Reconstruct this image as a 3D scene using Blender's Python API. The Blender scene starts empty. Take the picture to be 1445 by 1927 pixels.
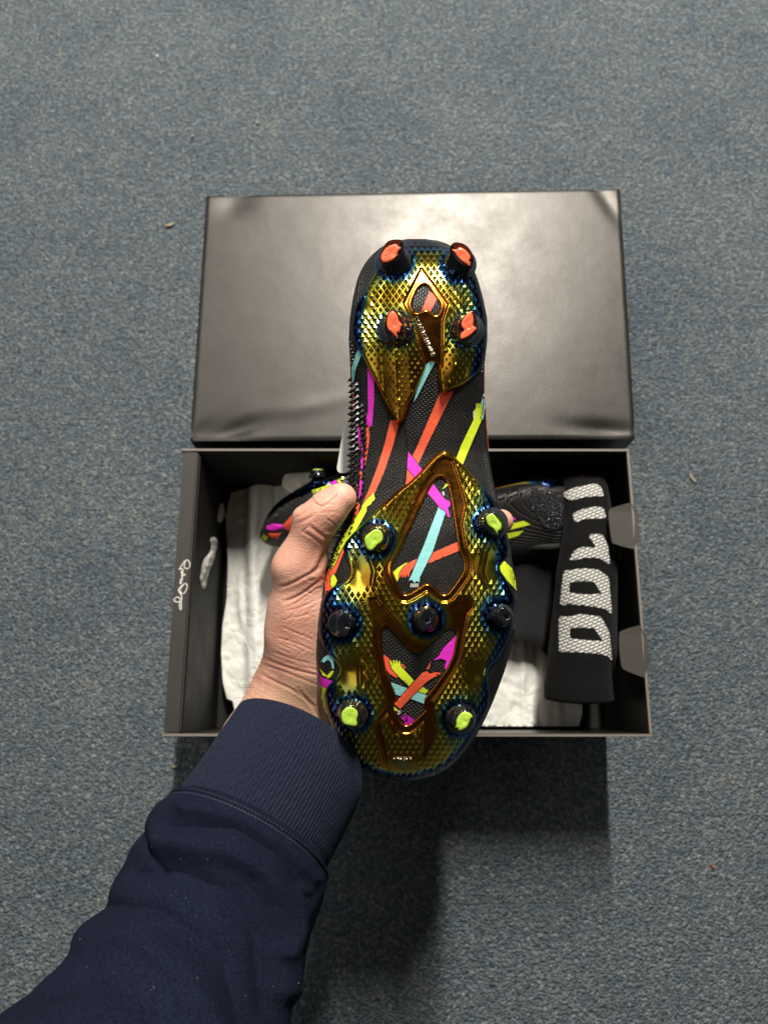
import bpy, bmesh, math, random
import numpy as np
from mathutils import Vector, Matrix, noise
from mathutils.geometry import delaunay_2d_cdt
from mathutils.bvhtree import BVHTree

random.seed(4); rng = np.random.default_rng(4)
sc = bpy.context.scene
COL = sc.collection

# ------------------------------------------------------------------ camera
CX, CY, F = 722.5, 963.5, 1449.0            # photograph centre and focal length, px
CAM_Z, TILT = 0.715, math.radians(14.2)
cam = bpy.data.cameras.new('camera')
camo = bpy.data.objects.new('camera', cam); COL.objects.link(camo)
camo.location = (0, 0, CAM_Z); camo.rotation_euler = (TILT, 0, 0)
cam.sensor_fit = 'HORIZONTAL'; cam.sensor_width = 36
cam.lens = 36 * F / 1445.0
cam.clip_start = 0.02; cam.clip_end = 50
cam.dof.use_dof = True; cam.dof.focus_distance = 0.418; cam.dof.aperture_fstop = 12.0
sc.camera = camo

# ------------------------------------------------------------------ light
world = bpy.data.worlds.new('World'); sc.world = world; world.use_nodes = True
wb = world.node_tree.nodes['Background']
wb.inputs['Color'].default_value = (1.0, 0.93, 0.84, 1); wb.inputs['Strength'].default_value = 0.025

def area_light(name, x, y, z, sx, sy, watts, colour=(1, 0.93, 0.83)):
    l = bpy.data.lights.new(name, 'AREA'); l.shape = 'RECTANGLE'; l.size = sx; l.size_y = sy
    l.energy = watts; l.color = colour
    o = bpy.data.objects.new(name, l); COL.objects.link(o); o.location = (x, y, z)
    return o
area_light('ceiling_tube_light', 0.27, 2.35, 2.45, 0.07, 1.7, 248)
area_light('ceiling_tube_light', -0.82, 1.15, 2.45, 0.16, 2.9, 15)
area_light('fill_panel_light', -1.85, 0.0, 2.45, 1.4, 4.4, 15)  # added fill panel, made wide to brighten the sole's pyramid facets
area_light('fill_panel_light', 2.3, 0.3, 2.45, 1.0, 3.6, 3)  # added weak fill from the right

sc.view_settings.view_transform = 'Standard'; sc.view_settings.look = 'None'
sc.view_settings.exposure = 0.0; sc.view_settings.gamma = 1.0
sc.view_settings.use_curve_mapping = False
sc.cycles.use_denoising = True
sc.cycles.max_bounces = 8

# ------------------------------------------------------------------ helpers
D0 = 0.42                                    # boot plane distance from the camera
CAM_M = Matrix.Translation((0, 0, CAM_Z)) @ Matrix.Rotation(TILT, 4, 'X')
HOLD_M = CAM_M @ Matrix.Translation((0, 0, -D0))   # frame of the held boot: X right, Y to heel, Z out of the sole
MM = 0.001

def P(px, py, z):
    """photo position at height z (mm) of the sole frame -> coordinates in that frame (metres)"""
    z = np.asarray(z, float) * MM
    d = D0 - z
    return np.stack(np.broadcast_arrays((np.asarray(px, float) - CX) / F * d, -(np.asarray(py, float) - CY) / F * d, z), -1)

def ray(px, py):
    d = CAM_M.to_3x3() @ Vector(((px - CX) / F, -(py - CY) / F, -1.0))
    return Vector((0, 0, CAM_Z)), d.normalized()

def W(px, py, z):
    o, d = ray(px, py); t = (z - o.z) / d.z
    return o + d * t

def WX(px, py, x):
    o, d = ray(px, py); return o + d * ((x - o.x) / d.x)

def prop(o, label=None, cat=None, group=None, kind=None):
    if label: o['label'] = label
    if cat: o['category'] = cat
    if group: o['group'] = group
    if kind: o['kind'] = kind
    return o

def empty(name, m=None):
    o = bpy.data.objects.new(name, None); COL.objects.link(o); o.empty_display_size = 0.03
    if m is not None: o.matrix_world = m
    return o

def mesh_obj(name, verts, faces, mat, parent=None, smooth=True, attrs=None):
    me = bpy.data.meshes.new(name)
    v = np.asarray(verts, dtype=float).reshape(-1, 3)
    me.from_pydata(v.tolist() if len(v) < 20000 else list(map(tuple, v)), [], faces if isinstance(faces, list) else faces.tolist())
    me.update()
    if smooth: me.polygons.foreach_set('use_smooth', [True] * len(me.polygons))
    for k, a in (attrs or {}).items():
        at = me.attributes.new(k, 'FLOAT', 'POINT'); at.data.foreach_set('value', np.asarray(a, np.float32))
    if mat: me.materials.append(mat)
    o = bpy.data.objects.new(name, me); COL.objects.link(o)
    if parent: o.parent = parent
    return o

def bm_obj(name, bm, mat, parent=None, smooth=False):
    me = bpy.data.meshes.new(name); bm.to_mesh(me); bm.free()
    if smooth: me.polygons.foreach_set('use_smooth', [True] * len(me.polygons))
    if mat: me.materials.append(mat)
    o = bpy.data.objects.new(name, me); COL.objects.link(o)
    if parent: o.parent = parent
    return o

def chaikin(poly, n=2, closed=True):
    p = np.asarray(poly, float)
    for _ in range(n):
        q = np.roll(p, -1, 0) if closed else p[1:]
        a = p if closed else p[:-1]
        r = np.empty((2 * len(a), p.shape[1])); r[0::2] = .75 * a + .25 * q; r[1::2] = .25 * a + .75 * q
        if not closed: r = np.vstack([p[:1], r, p[-1:]])
        p = r
    return p

def soft(poly, r=3.0):
    p = np.asarray(poly, float); out = []
    for i in range(len(p)):
        a, b, c = p[i - 1], p[i], p[(i + 1) % len(p)]
        for q in (a, c):
            L = np.linalg.norm(q - b); out.append(b + (q - b) * min(r / (L + 1e-9), .3))
    return np.array(out)

def inside(poly, x, y):
    p = np.asarray(poly, float); x = np.asarray(x, float); y = np.asarray(y, float)
    r = np.zeros(x.shape, bool); j = len(p) - 1
    for i in range(len(p)):
        xi, yi = p[i]; xj, yj = p[j]
        if yi != yj:
            r ^= ((yi > y) != (yj > y)) & (x < (xj - xi) * (y - yi) / (yj - yi) + xi)
        j = i
    return r

def dline(pts, x, y, closed=False):
    p = np.asarray(pts, float); q = np.roll(p, -1, 0) if closed else p[1:]
    a = p if closed else p[:-1]
    best = np.full(np.shape(x), 1e9)
    for (ax, ay), (bx, by) in zip(a, q):
        dx, dy = bx - ax, by - ay; L = dx * dx + dy * dy + 1e-9
        t = np.clip(((x - ax) * dx + (y - ay) * dy) / L, 0, 1)
        best = np.minimum(best, (x - ax - t * dx) ** 2 + (y - ay - t * dy) ** 2)
    return np.sqrt(best)

def sdf(poly, x, y):
    d = dline(poly, x, y, True)
    return np.where(inside(poly, x, y), d, -d)

def sstep(a, b, x):
    t = np.clip((x - a) / (b - a), 0, 1); return t * t * (3 - 2 * t)

def triangulate(outer, holes=(), grid=8.0):
    """outline (+ holes) with interior points -> 2-D points and triangles"""
    pts = []; edges = []
    for lp in [outer] + list(holes):
        b = len(pts); n = len(lp)
        pts += [tuple(map(float, q)) for q in lp]; edges += [(b + i, b + (i + 1) % n) for i in range(n)]
    o = np.asarray(outer, float); (x0, y0), (x1, y1) = o.min(0), o.max(0)
    gx, gy = np.meshgrid(np.arange(x0 + grid * .5, x1, grid), np.arange(y0 + grid * .5, y1, grid))
    gx, gy = gx.ravel(), gy.ravel()
    if len(gx):
        m = sdf(o, gx, gy) > grid * .3
        for h in holes: m &= sdf(h, gx, gy) < -grid * .3
        pts += list(zip(gx[m].tolist(), gy[m].tolist()))
    v, e, f, *_ = delaunay_2d_cdt([Vector(q) for q in pts], edges, [], 0, 1e-5)
    v = np.array([tuple(q) for q in v]); f = [t for t in f if len(t) == 3]
    c = np.array([v[list(t)].mean(0) for t in f]); k = inside(outer, c[:, 0], c[:, 1])
    for h in holes: k &= ~inside(h, c[:, 0], c[:, 1])
    return v, [list(t) for t, kk in zip(f, k) if kk]

# ------------------------------------------------------------------ materials
def mat(name, base=(.5, .5, .5), rough=.5, metal=0.0, spec=.5, **kw):
    m = bpy.data.materials.new(name); m.use_nodes = True
    b = m.node_tree.nodes['Principled BSDF']
    b.inputs['Base Color'].default_value = (*base, 1); b.inputs['Roughness'].default_value = rough
    b.inputs['Metallic'].default_value = metal; b.inputs['Specular IOR Level'].default_value = spec
    for k, v in kw.items(): b.inputs[k].default_value = v
    return m

class N:
    """small node helper"""
    def __init__(s, m): s.t = m.node_tree; s.b = s.t.nodes['Principled BSDF']
    def n(s, typ, **kw):
        x = s.t.nodes.new(typ)
        for k, v in kw.items():
            if k in x.inputs: x.inputs[k].default_value = v
            else: setattr(x, k, v)
        return x
    def l(s, a, b): s.t.links.new(a, b)
    def coord(s, scale=(1, 1, 1), rot=(0, 0, 0)):
        c = s.n('ShaderNodeTexCoord'); mp = s.n('ShaderNodeMapping')
        mp.inputs['Scale'].default_value = scale; mp.inputs['Rotation'].default_value = rot
        s.l(c.outputs['Object'], mp.inputs['Vector']); return mp.outputs['Vector']
    def noise(s, vec, scale, detail=3, rough=.6, dist=0.0):
        x = s.n('ShaderNodeTexNoise'); x.inputs['Scale'].default_value = scale; x.inputs['Detail'].default_value = detail
        x.inputs['Roughness'].default_value = rough; x.inputs['Distortion'].default_value = dist
        s.l(vec, x.inputs['Vector']); return x.outputs['Fac']
    def ramp(s, fac, stops):
        r = s.n('ShaderNodeValToRGB'); e = r.color_ramp.elements
        while len(e) < len(stops): e.new(0.5)
        for el, (p, c) in zip(e, stops): el.position = p; el.color = (*c, 1) if len(c) == 3 else c
        s.l(fac, r.inputs['Fac']); return r.outputs['Color']
    def mix(s, fac, a, b, typ='MIX'):
        x = s.n('ShaderNodeMix', data_type='RGBA', blend_type=typ)
        if isinstance(fac, (int, float)): x.inputs['Factor'].default_value = fac
        else: s.l(fac, x.inputs['Factor'])
        for v, i in ((a, 6), (b, 7)):
            if isinstance(v, tuple): x.inputs[i].default_value = (*v, 1)
            else: s.l(v, x.inputs[i])
        return x.outputs[2]
    def math(s, op, a, b=None):
        x = s.n('ShaderNodeMath', operation=op)
        for v, i in ((a, 0), (b, 1)):
            if v is None: continue
            if isinstance(v, (int, float)): x.inputs[i].default_value = v
            else: s.l(v, x.inputs[i])
        return x.outputs[0]
    def bump(s, h, strength, dist, prev=None):
        x = s.n('ShaderNodeBump'); x.inputs['Strength'].default_value = strength; x.inputs['Distance'].default_value = dist
        s.l(h, x.inputs['Height'])
        if prev is not None: s.l(prev, x.inputs['Normal'])
        return x.outputs['Normal']
    def normal(s, o): s.l(o, s.b.inputs['Normal'])
    def col(s, o): s.l(o, s.b.inputs['Base Color'])
    def rough(s, o): s.l(o, s.b.inputs['Roughness'])

# carpet
M_CARPET = mat('carpet', rough=.95, spec=.15)
n = N(M_CARPET); v = n.coord()
a = n.noise(v, 250, 4, .74); b = n.noise(v, 70, 3, .65); c = n.noise(v, 9, 3, .6)
vor = n.n('ShaderNodeTexVoronoi'); vor.inputs['Scale'].default_value = 430; n.l(v, vor.inputs['Vector'])
c1 = n.ramp(a, [(.28, (.050, .060, .068)), (.45, (.098, .114, .124)), (.58, (.150, .168, .175)), (.74, (.30, .32, .315))])
c2 = n.mix(n.ramp(b, [(.38, (0, 0, 0)), (.62, (1, 1, 1))]), (.84, .94, 1.06), (1.05, 1.06, 1.07))
c3 = n.mix(1.0, c1, c2, 'MULTIPLY')
sep = n.n('ShaderNodeSeparateColor'); n.l(vor.outputs['Color'], sep.inputs[0])
c4 = n.mix(n.math('MULTIPLY', n.math('GREATER_THAN', sep.outputs[0], .90), .35), c3, (.34, .36, .35))
c4 = n.mix(n.math('MULTIPLY', n.math('LESS_THAN', sep.outputs[1], .14), .35), c4, (.022, .032, .045))
c5 = n.mix(1.0, c4, n.ramp(c, [(.3, (.80, .84, .88)), (.7, (1.12, 1.10, 1.05))]), 'MULTIPLY')
n.col(c5)
hgt = n.math('ADD', n.math('MULTIPLY', vor.outputs['Distance'], -.9), n.math('ADD', a, n.math('MULTIPLY', b, .8)))
n.normal(n.bump(hgt, 1.0, .0028))

# black satin paper board
def board(name, base, rough, spec=.5, gscale=900):
    m = mat(name, base, rough, spec=spec); n = N(m); v = n.coord()
    g = n.noise(v, gscale, 2, .5); w = n.noise(v, 14, 3, .55); sm = n.noise(v, 38, 4, .7)
    n.normal(n.bump(w, .07, .006, n.bump(g, .12, .0004)))
    n.rough(n.ramp(sm, [(.3, (rough * .88,) * 3), (.7, (rough * 1.12,) * 3)]))
    n.col(n.mix(n.noise(v, 1500, 1), tuple(x * .8 for x in base), tuple(x * 1.25 for x in base)))
    return m
M_BOARD = board('black_satin_board', (.046, .0435, .041), .38, .5)
M_BOARD.node_tree.nodes['Principled BSDF'].inputs['Metallic'].default_value = .8
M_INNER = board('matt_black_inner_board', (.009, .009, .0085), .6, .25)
M_EDGE = board('worn_lit_board_edge', (.16, .14, .12), .5, .5)  # wear plus the gleam on the rim, both put into the pale colour
M_TAB = board('grey_black_tab_board', (.040, .035, .031), .55, .3)
M_INK = mat('white_ink', (.72, .71, .66), .5)

# printed black textile of the boot with small woven ribs
def knit(name, base=(.011, .0105, .010), rough=.45):
    m = mat(name, base, rough, spec=.42); n = N(m); v = n.coord((1, 1, 0.6), (0, 0, math.radians(6)))
    br = n.n('ShaderNodeTexBrick'); br.offset = .5; br.inputs['Scale'].default_value = 1
    mp = n.n('ShaderNodeMapping'); mp.inputs['Scale'].default_value = (560, 560, 560); mp.inputs['Rotation'].default_value = (0, 0, math.radians(90))
    n.l(v, mp.inputs['Vector']); n.l(mp.outputs['Vector'], br.inputs['Vector'])
    br.inputs['Mortar Size'].default_value = .17; br.inputs['Mortar Smooth'].default_value = 1.0
    br.inputs['Brick Width'].default_value = 1.25; br.inputs['Row Height'].default_value = .75
    br.inputs['Color1'].default_value = (1, 1, 1, 1); br.inputs['Color2'].default_value = (.75, .75, .75, 1); br.inputs['Mortar'].default_value = (0, 0, 0, 1)
    ns = n.noise(v, 700, 2)
    h = n.math('ADD', br.outputs['Fac'], n.math('MULTIPLY', ns, -.5))
    n.normal(n.bump(n.math('MULTIPLY', h, -1), .75, .0007))
    big = n.noise(v, 45, 4, .7)
    n.col(n.mix(n.ramp(big, [(.35, (0, 0, 0)), (.75, (1, 1, 1))]), tuple(x * .75 for x in base), tuple(x * 1.7 for x in base)))
    n.rough(n.ramp(big, [(.3, (rough * .85,) * 3), (.7, (rough * 1.15,) * 3)]))
    return m
M_UPPER = knit('woven_black_upper')
M_SPIKE = mat('rubber_spike', (.012, .012, .012), .33, spec=.5)
M_COLLAR = mat('collar_knit', (.012, .012, .013), .8)

# iridescent chrome: plating colour follows the coating thickness stored on the mesh (film: 0 gold .. 1 dark blue)
M_CHROME = mat('iridescent_chrome', rough=.10, metal=1.0)
n = N(M_CHROME); v = n.coord()
at = n.n('ShaderNodeAttribute', attribute_name='film')
fv = n.math('ADD', at.outputs['Fac'], n.math('MULTIPLY', n.math('SUBTRACT', n.noise(v, 60, 3), .5), .22))
cr = n.ramp(fv, [(.0, (.48, .18, .03)), (.16, (.58, .32, .03)), (.34, (.66, .57, .07)), (.50, (.30, .42, .14)),
                 (.62, (.08, .28, .34)), (.76, (.03, .10, .34)), (.92, (.010, .016, .045))])
n.col(cr)
n.normal(n.bump(n.noise(v, 900, 2), .05, .0002))
n.rough(n.ramp(n.noise(v, 120, 4, .7), [(.3, (.13,) * 3), (.75, (.24,) * 3)]))
M_STUD = mat('smoked_black_stud', (.008, .009, .013), .12, spec=.6, **{'Coat Weight': .6, 'Coat Roughness': .05})
M_LETTER = mat('raised_chrome_letter', (.95, .86, .62), .2, metal=1.0)

def plastic(name, c):
    m = mat(name, c, .34, spec=.5, **{'Subsurface Weight': .12, 'Subsurface Scale': .002, 'Coat Weight': .25, 'Coat Roughness': .1})
    n = N(m); v = n.coord(); k = n.noise(v, 260, 3)
    n.col(n.mix(n.ramp(k, [(.35, (0, 0, 0)), (.7, (1, 1, 1))]), tuple(x * .82 for x in c), tuple(min(1, x * 1.08) for x in c)))
    n.normal(n.bump(k, .25, .0012)); return m
M_TIP_CORAL = plastic('coral_stud_tip', (.90, .165, .065))
M_TIP_LIME = plastic('lime_stud_tip', (.50, .76, .085))

def ink(name, c):
    m = mat(name, c, .5, spec=.35); n = N(m); v = n.coord((420, 420, 420))
    w = n.noise(v, 1.2, 2); n.normal(n.bump(w, .35, .0004)); k = n.noise(n.coord(), 300, 3, .7)
    n.col(n.mix(n.ramp(k, [(.3, (0, 0, 0)), (.75, (1, 1, 1))]), tuple(x * .86 for x in c), c)); return m
INK = {'coral': ink('coral_print', (.90, .125, .055)), 'lime': ink('lime_print', (.70, .85, .035)),
       'magenta': ink('magenta_print', (.80, .03, .62)), 'cyan': ink('cyan_print', (.30, .74, .74)),
       'black': ink('black_print', (.008, .008, .008)), 'white': ink('pale_print', (.72, .78, .78))}

# paper, cloth, skin
M_TISSUE = mat('white_tissue', (.62, .62, .56), .75, spec=.25)
n = N(M_TISSUE); v = n.coord()
ds = n.n('ShaderNodeTexNoise'); ds.inputs['Scale'].default_value = 25; n.l(v, ds.inputs['Vector'])
wv = n.n('ShaderNodeMix', data_type='VECTOR'); wv.inputs['Factor'].default_value = .05; n.l(v, wv.inputs[4]); n.l(ds.outputs['Color'], wv.inputs[5])
def facet(sc_):
    x = n.n('ShaderNodeTexVoronoi', feature='F2'); x.inputs['Scale'].default_value = sc_; n.l(wv.outputs[1], x.inputs['Vector'])
    y = n.n('ShaderNodeTexVoronoi', feature='F1'); y.inputs['Scale'].default_value = sc_; n.l(wv.outputs[1], y.inputs['Vector'])
    return n.math('SUBTRACT', x.outputs['Distance'], y.outputs['Distance'])
n.normal(n.bump(n.math('ADD', facet(28), n.math('MULTIPLY', facet(75), .45)), .42, .006))
n.col(n.mix(n.noise(v, 30, 4, .6), (.60, .61, .57), (.78, .78, .74)))
M_CARD = mat('white_card', (.66, .68, .66), .5)
N(M_CARD).normal(N(M_CARD).bump(N(M_CARD).noise(N(M_CARD).coord(), 700, 2), .1, .0004))
M_BAG = mat('charcoal_bag_cloth', (.011, .011, .012), .8, spec=.2, **{'Sheen Weight': .12, 'Sheen Roughness': .5})
n = N(M_BAG); v = n.coord(); n.normal(n.bump(n.noise(v, 35, 4, .6), .35, .004, n.bump(n.noise(v, 1200, 2), .4, .0005)))

def ribknit(name, base, ang, sc_, strength=.8, sheen=.08):
    m = mat(name, base, .88, spec=.16, **{'Sheen Weight': sheen, 'Sheen Roughness': .45, 'Sheen Tint': (.6, .62, .7, 1)})
    n = N(m); v = n.coord((1, 1, 1), (0, 0, math.radians(ang)))
    w = n.n('ShaderNodeTexWave'); w.inputs['Scale'].default_value = sc_; w.inputs['Distortion'].default_value = 1.5
    w.inputs['Detail'].default_value = 2; w.inputs['Detail Scale'].default_value = 3; n.l(v, w.inputs['Vector'])
    f = n.math('ADD', n.noise(v, 1400, 2, .7), n.math('MULTIPLY', n.noise(v, 520, 3, .75), 1.1))
    h = n.math('ADD', n.math('MULTIPLY', w.outputs['Fac'], .5), f)
    n.normal(n.bump(h, strength, .0009))
    n.col(n.mix(n.ramp(n.noise(v, 750, 4, .85), [(.36, (0, 0, 0)), (.72, (1, 1, 1))]), tuple(x * .62 for x in base), tuple(x * 1.8 for x in base)))
    return m
NAVY = (.0115, .0155, .033)
M_SLEEVE = ribknit('navy_jersey', NAVY, 30, 420, .9, .0)
M_SLEEVE.node_tree.nodes['Principled BSDF'].inputs['Specular IOR Level'].default_value = .06
M_CUFF = ribknit('navy_rib_knit', NAVY, 62, 90, .45)
M_THREAD = mat('navy_thread', (.045, .052, .085), .7)
M_BAND = ribknit('black_band_knit', (.0045, .0045, .0045), 0, 260, .5, .06)
M_BANDW = mat('white_woven_letter', (.66, .66, .63), .7)
n = N(M_BANDW); v = n.coord()
mp = n.n('ShaderNodeMapping'); mp.inputs['Scale'].default_value = (400, 400, 0); mp.inputs['Rotation'].default_value = (0, 0, math.radians(-22)); n.l(v, mp.inputs['Vector'])
br = n.n('ShaderNodeTexBrick'); br.offset = .5; n.l(mp.outputs['Vector'], br.inputs['Vector'])
for k_, v_ in (('Scale', 1), ('Mortar Size', .34), ('Mortar Smooth', 1.0), ('Brick Width', 1.7), ('Row Height', .95)): br.inputs[k_].default_value = v_
n.normal(n.bump(n.math('MULTIPLY', br.outputs['Fac'], -1), 1.0, .0012, n.bump(n.noise(v, 1600, 2), .4, .0004)))
n.col(n.mix(br.outputs['Fac'], (.74, .74, .70), (.30, .30, .28)))

M_SKIN = mat('skin', (.62, .36, .25), .46, spec=.42, **{'Subsurface Weight': .22, 'Subsurface Scale': .004})
M_SKIN.node_tree.nodes['Principled BSDF'].inputs['Subsurface Radius'].default_value = (1.0, .35, .18)
n = N(M_SKIN); v = n.coord(); va = n.coord((1, 1.7, 1), (0, 0, math.radians(-28)))
f1 = n.noise(va, 240, 4, .65, 1.2); f2 = n.noise(v, 95, 4, .6, .6); big = n.noise(v, 38, 3, .6)
vs = n.n('ShaderNodeTexVoronoi', feature='DISTANCE_TO_EDGE'); vs.inputs['Scale'].default_value = 420
n.l(va, vs.inputs['Vector'])
crack = n.ramp(vs.outputs['Distance'], [(.0, (0, 0, 0)), (.25, (1, 1, 1))])
at = n.n('ShaderNodeAttribute', attribute_name='crease')
h = n.math('ADD', n.math('MULTIPLY', crack, .35), n.math('ADD', f1, n.math('MULTIPLY', f2, .5)))
n.normal(n.bump(h, .30, .0008))
base = n.ramp(big, [(.30, (.66, .305, .215)), (.5, (.75, .405, .30)), (.72, (.80, .475, .365))])
base = n.mix(n.math('MULTIPLY', n.ramp(f1, [(.55, (0, 0, 0)), (.72, (1, 1, 1))]), .25), base, (.60, .22, .15))
base = n.mix(n.math('MULTIPLY', at.outputs['Fac'], .55), base, (.38, .13, .08))
at2 = n.n('ShaderNodeAttribute', attribute_name='forearm')
base = n.mix(at2.outputs['Fac'], base, (.66, .43, .29))
n.col(base)
M_NAIL = mat('thumb_nail', (.70, .38, .29), .42, spec=.4, **{'Subsurface Weight': .2, 'Subsurface Scale': .003})
M_HAIR = mat('arm_hair', (.018, .012, .009), .5)
M_CRUMB = mat('crumb', (.42, .34, .22), .8)

# ------------------------------------------------------------------ the setting: carpet
bm = bmesh.new(); bmesh.ops.create_grid(bm, x_segments=8, y_segments=8, size=4.0)
carpet = bm_obj('carpet', bm, M_CARPET); prop(carpet, 'blue grey flecked short pile carpet', kind='structure')

# ------------------------------------------------------------------ shoe box
RIM = 0.125
cl = [W(348, 845, RIM), W(1188, 843, RIM), W(1224, 1389, RIM), W(303, 1385, RIM)]   # back-left, back-right, front-right, front-left
def bilerp(c, u, v):
    return (c[0] * (1 - u) + c[1] * u) * (1 - v) + (c[3] * (1 - u) + c[2] * u) * v
bc = sum(cl, Vector()) / 4
bw = ((cl[1] - cl[0]).length + (cl[2] - cl[3]).length) / 2
bd = ((cl[0] - cl[3]).length + (cl[1] - cl[2]).length) / 2
ang = math.atan2((cl[1] - cl[0] + cl[2] - cl[3]).y, (cl[1] - cl[0] + cl[2] - cl[3]).x)
BOX_M = Matrix.Translation((bc.x, bc.y, 0)) @ Matrix.Rotation(ang, 4, 'Z')
box = empty('shoe_box', BOX_M)
prop(box, 'open black cardboard shoe box on the carpet with signature on its left rim', 'box')

def add_box(bm, x0, x1, y0, y1, z0, z1):
    vs = [bm.verts.new((x, y, z)) for x in (x0, x1) for y in (y0, y1) for z in (z0, z1)]
    for f in ((0, 1, 3, 2), (4, 6, 7, 5), (0, 4, 5, 1), (2, 3, 7, 6), (0, 2, 6, 4), (1, 5, 7, 3)):
        bm.faces.new([vs[i] for i in f])
def box_part(name, dims, m, parent, bevel=.0006):
    bm = bmesh.new(); add_box(bm, *dims); bmesh.ops.recalc_face_normals(bm, faces=bm.faces)
    if bevel: bmesh.ops.bevel(bm, geom=list(bm.edges), offset=bevel, segments=2, affect='EDGES')
    return bm_obj(name, bm, m, parent)
hw, hd = bw / 2, bd / 2; T = .0024; LED = .0125
box_part('base', (-hw + T, hw - T, -hd + T, hd - T, .0005, .003), M_INNER, box)
wl = box_part('side_wall', (-hw, -hw + LED, -hd + T, hd - T, .0005, RIM), M_BOARD, box, .0012)
box_part('end_wall', (-hw - .0015, hw + .0005, hd - T, hd, .0005, RIM - .0004), M_BOARD, box)
box_part('end_wall', (-hw - .0015, hw + .0005, -hd, -hd + T, .0005, RIM - .0004), M_BOARD, box)
box_part('side_wall', (hw - T, hw, -hd + T, hd - T, .0005, RIM - .0008), M_BOARD, box)
# worn rim edges of the board, with the light they catch painted in pale
for nm, dm in (('rim_edge', (-hw - .001, hw, hd - T + .0003, hd - .0003, RIM - .0003, RIM + .0002)),
               ('rim_edge', (-hw - .001, hw, -hd + .0003, -hd + T - .0003, RIM - .0003, RIM + .0002)),
               ('rim_edge', (hw - T + .0003, hw - .0003, -hd + T, hd - T, RIM - .0007, RIM - .0002))):
    box_part(nm, dm, M_EDGE, box, 0)
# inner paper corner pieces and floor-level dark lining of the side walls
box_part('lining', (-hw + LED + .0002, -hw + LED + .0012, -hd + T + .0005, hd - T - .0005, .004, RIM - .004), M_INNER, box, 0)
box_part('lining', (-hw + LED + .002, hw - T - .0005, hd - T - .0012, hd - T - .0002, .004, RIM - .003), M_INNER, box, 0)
# two tabs folded in from the right wall
BI = BOX_M.inverted()
for pts in ([(1198, 943), (1150, 956), (1143, 963), (1149, 1018), (1155, 1025), (1203, 1037)],
            [(1214, 1174), (1170, 1186), (1163, 1193), (1167, 1254), (1174, 1262), (1222, 1280)]):
    q = []
    pts = [tuple(p) for p in chaikin(pts, 1)]
    x_in = hw - T * .5
    for (x, y) in pts:
        w0 = BI @ W(x, y, RIM); dx = max(0.0, x_in - w0.x)
        q.append(BI @ W(x, y, RIM - .001 - dx * .22))
    bm = bmesh.new(); vs = [bm.verts.new(p) for p in q]; f = bm.faces.new(vs)
    r = bmesh.ops.extrude_face_region(bm, geom=[f]); bmesh.ops.translate(bm, vec=(0, 0, .0013), verts=[e for e in r['geom'] if isinstance(e, bmesh.types.BMVert)])
    bmesh.ops.recalc_face_normals(bm, faces=bm.faces)
    bm_obj('tab', bm, M_TAB, box)

def stroke(name, pts3, r, m, parent, flat=None):
    cu = bpy.data.curves.new(name, 'CURVE'); cu.dimensions = '3D'; cu.bevel_depth = r; cu.bevel_resolution = 2
    for pts in pts3:
        sp = cu.splines.new('POLY'); sp.points.add(len(pts) - 1)
        for p, q in zip(sp.points, pts): p.co = (*q, 1)
    o = bpy.data.objects.new(name, cu); COL.objects.link(o)
    me = bpy.data.meshes.new_from_object(o.evaluated_get(bpy.context.evaluated_depsgraph_get()))
    bpy.data.objects.remove(o)
    me.polygons.foreach_set('use_smooth', [True] * len(me.polygons))
    me.materials.clear(); me.materials.append(m)
    o = bpy.data.objects.new(name, me); COL.objects.link(o)
    if parent: o.parent = parent
    return o
SIG = [[(270, 520), (330, 430), (400, 310), (460, 240), (520, 220), (580, 270), (610, 360), (590, 450), (530, 500), (460, 480), (425, 430), (440, 340), (480, 260)],
       [(290, 500), (380, 490), (400, 560), (330, 570), (340, 620), (420, 580), (330, 660), (400, 665), (470, 660), (430, 695), (330, 700), (390, 760), (330, 790), (310, 850), (300, 930), (330, 950), (360, 850), (380, 760)],
       [(300, 1230), (240, 1130), (300, 1060), (380, 970), (450, 930), (510, 960), (530, 1030), (490, 1140), (440, 1220), (390, 1260), (330, 1210), (300, 1150), (330, 1060), (420, 980)],
       [(290, 1210), (340, 1290), (360, 1370), (350, 1450), (250, 1500), (160, 1500), (115, 1440), (160, 1370), (240, 1340), (290, 1390), (340, 1440), (340, 1550), (345, 1640), (330, 1750), (290, 1690), (285, 1560), (290, 1470)]]
SIGP = [[BI @ W(320 + x * .0622, 1040 + y * .0622, RIM + .0001) for x, y in chaikin(s, 2, False)] for s in SIG]
sg = stroke('signature', SIGP, .00042, M_INK, wl)

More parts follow.
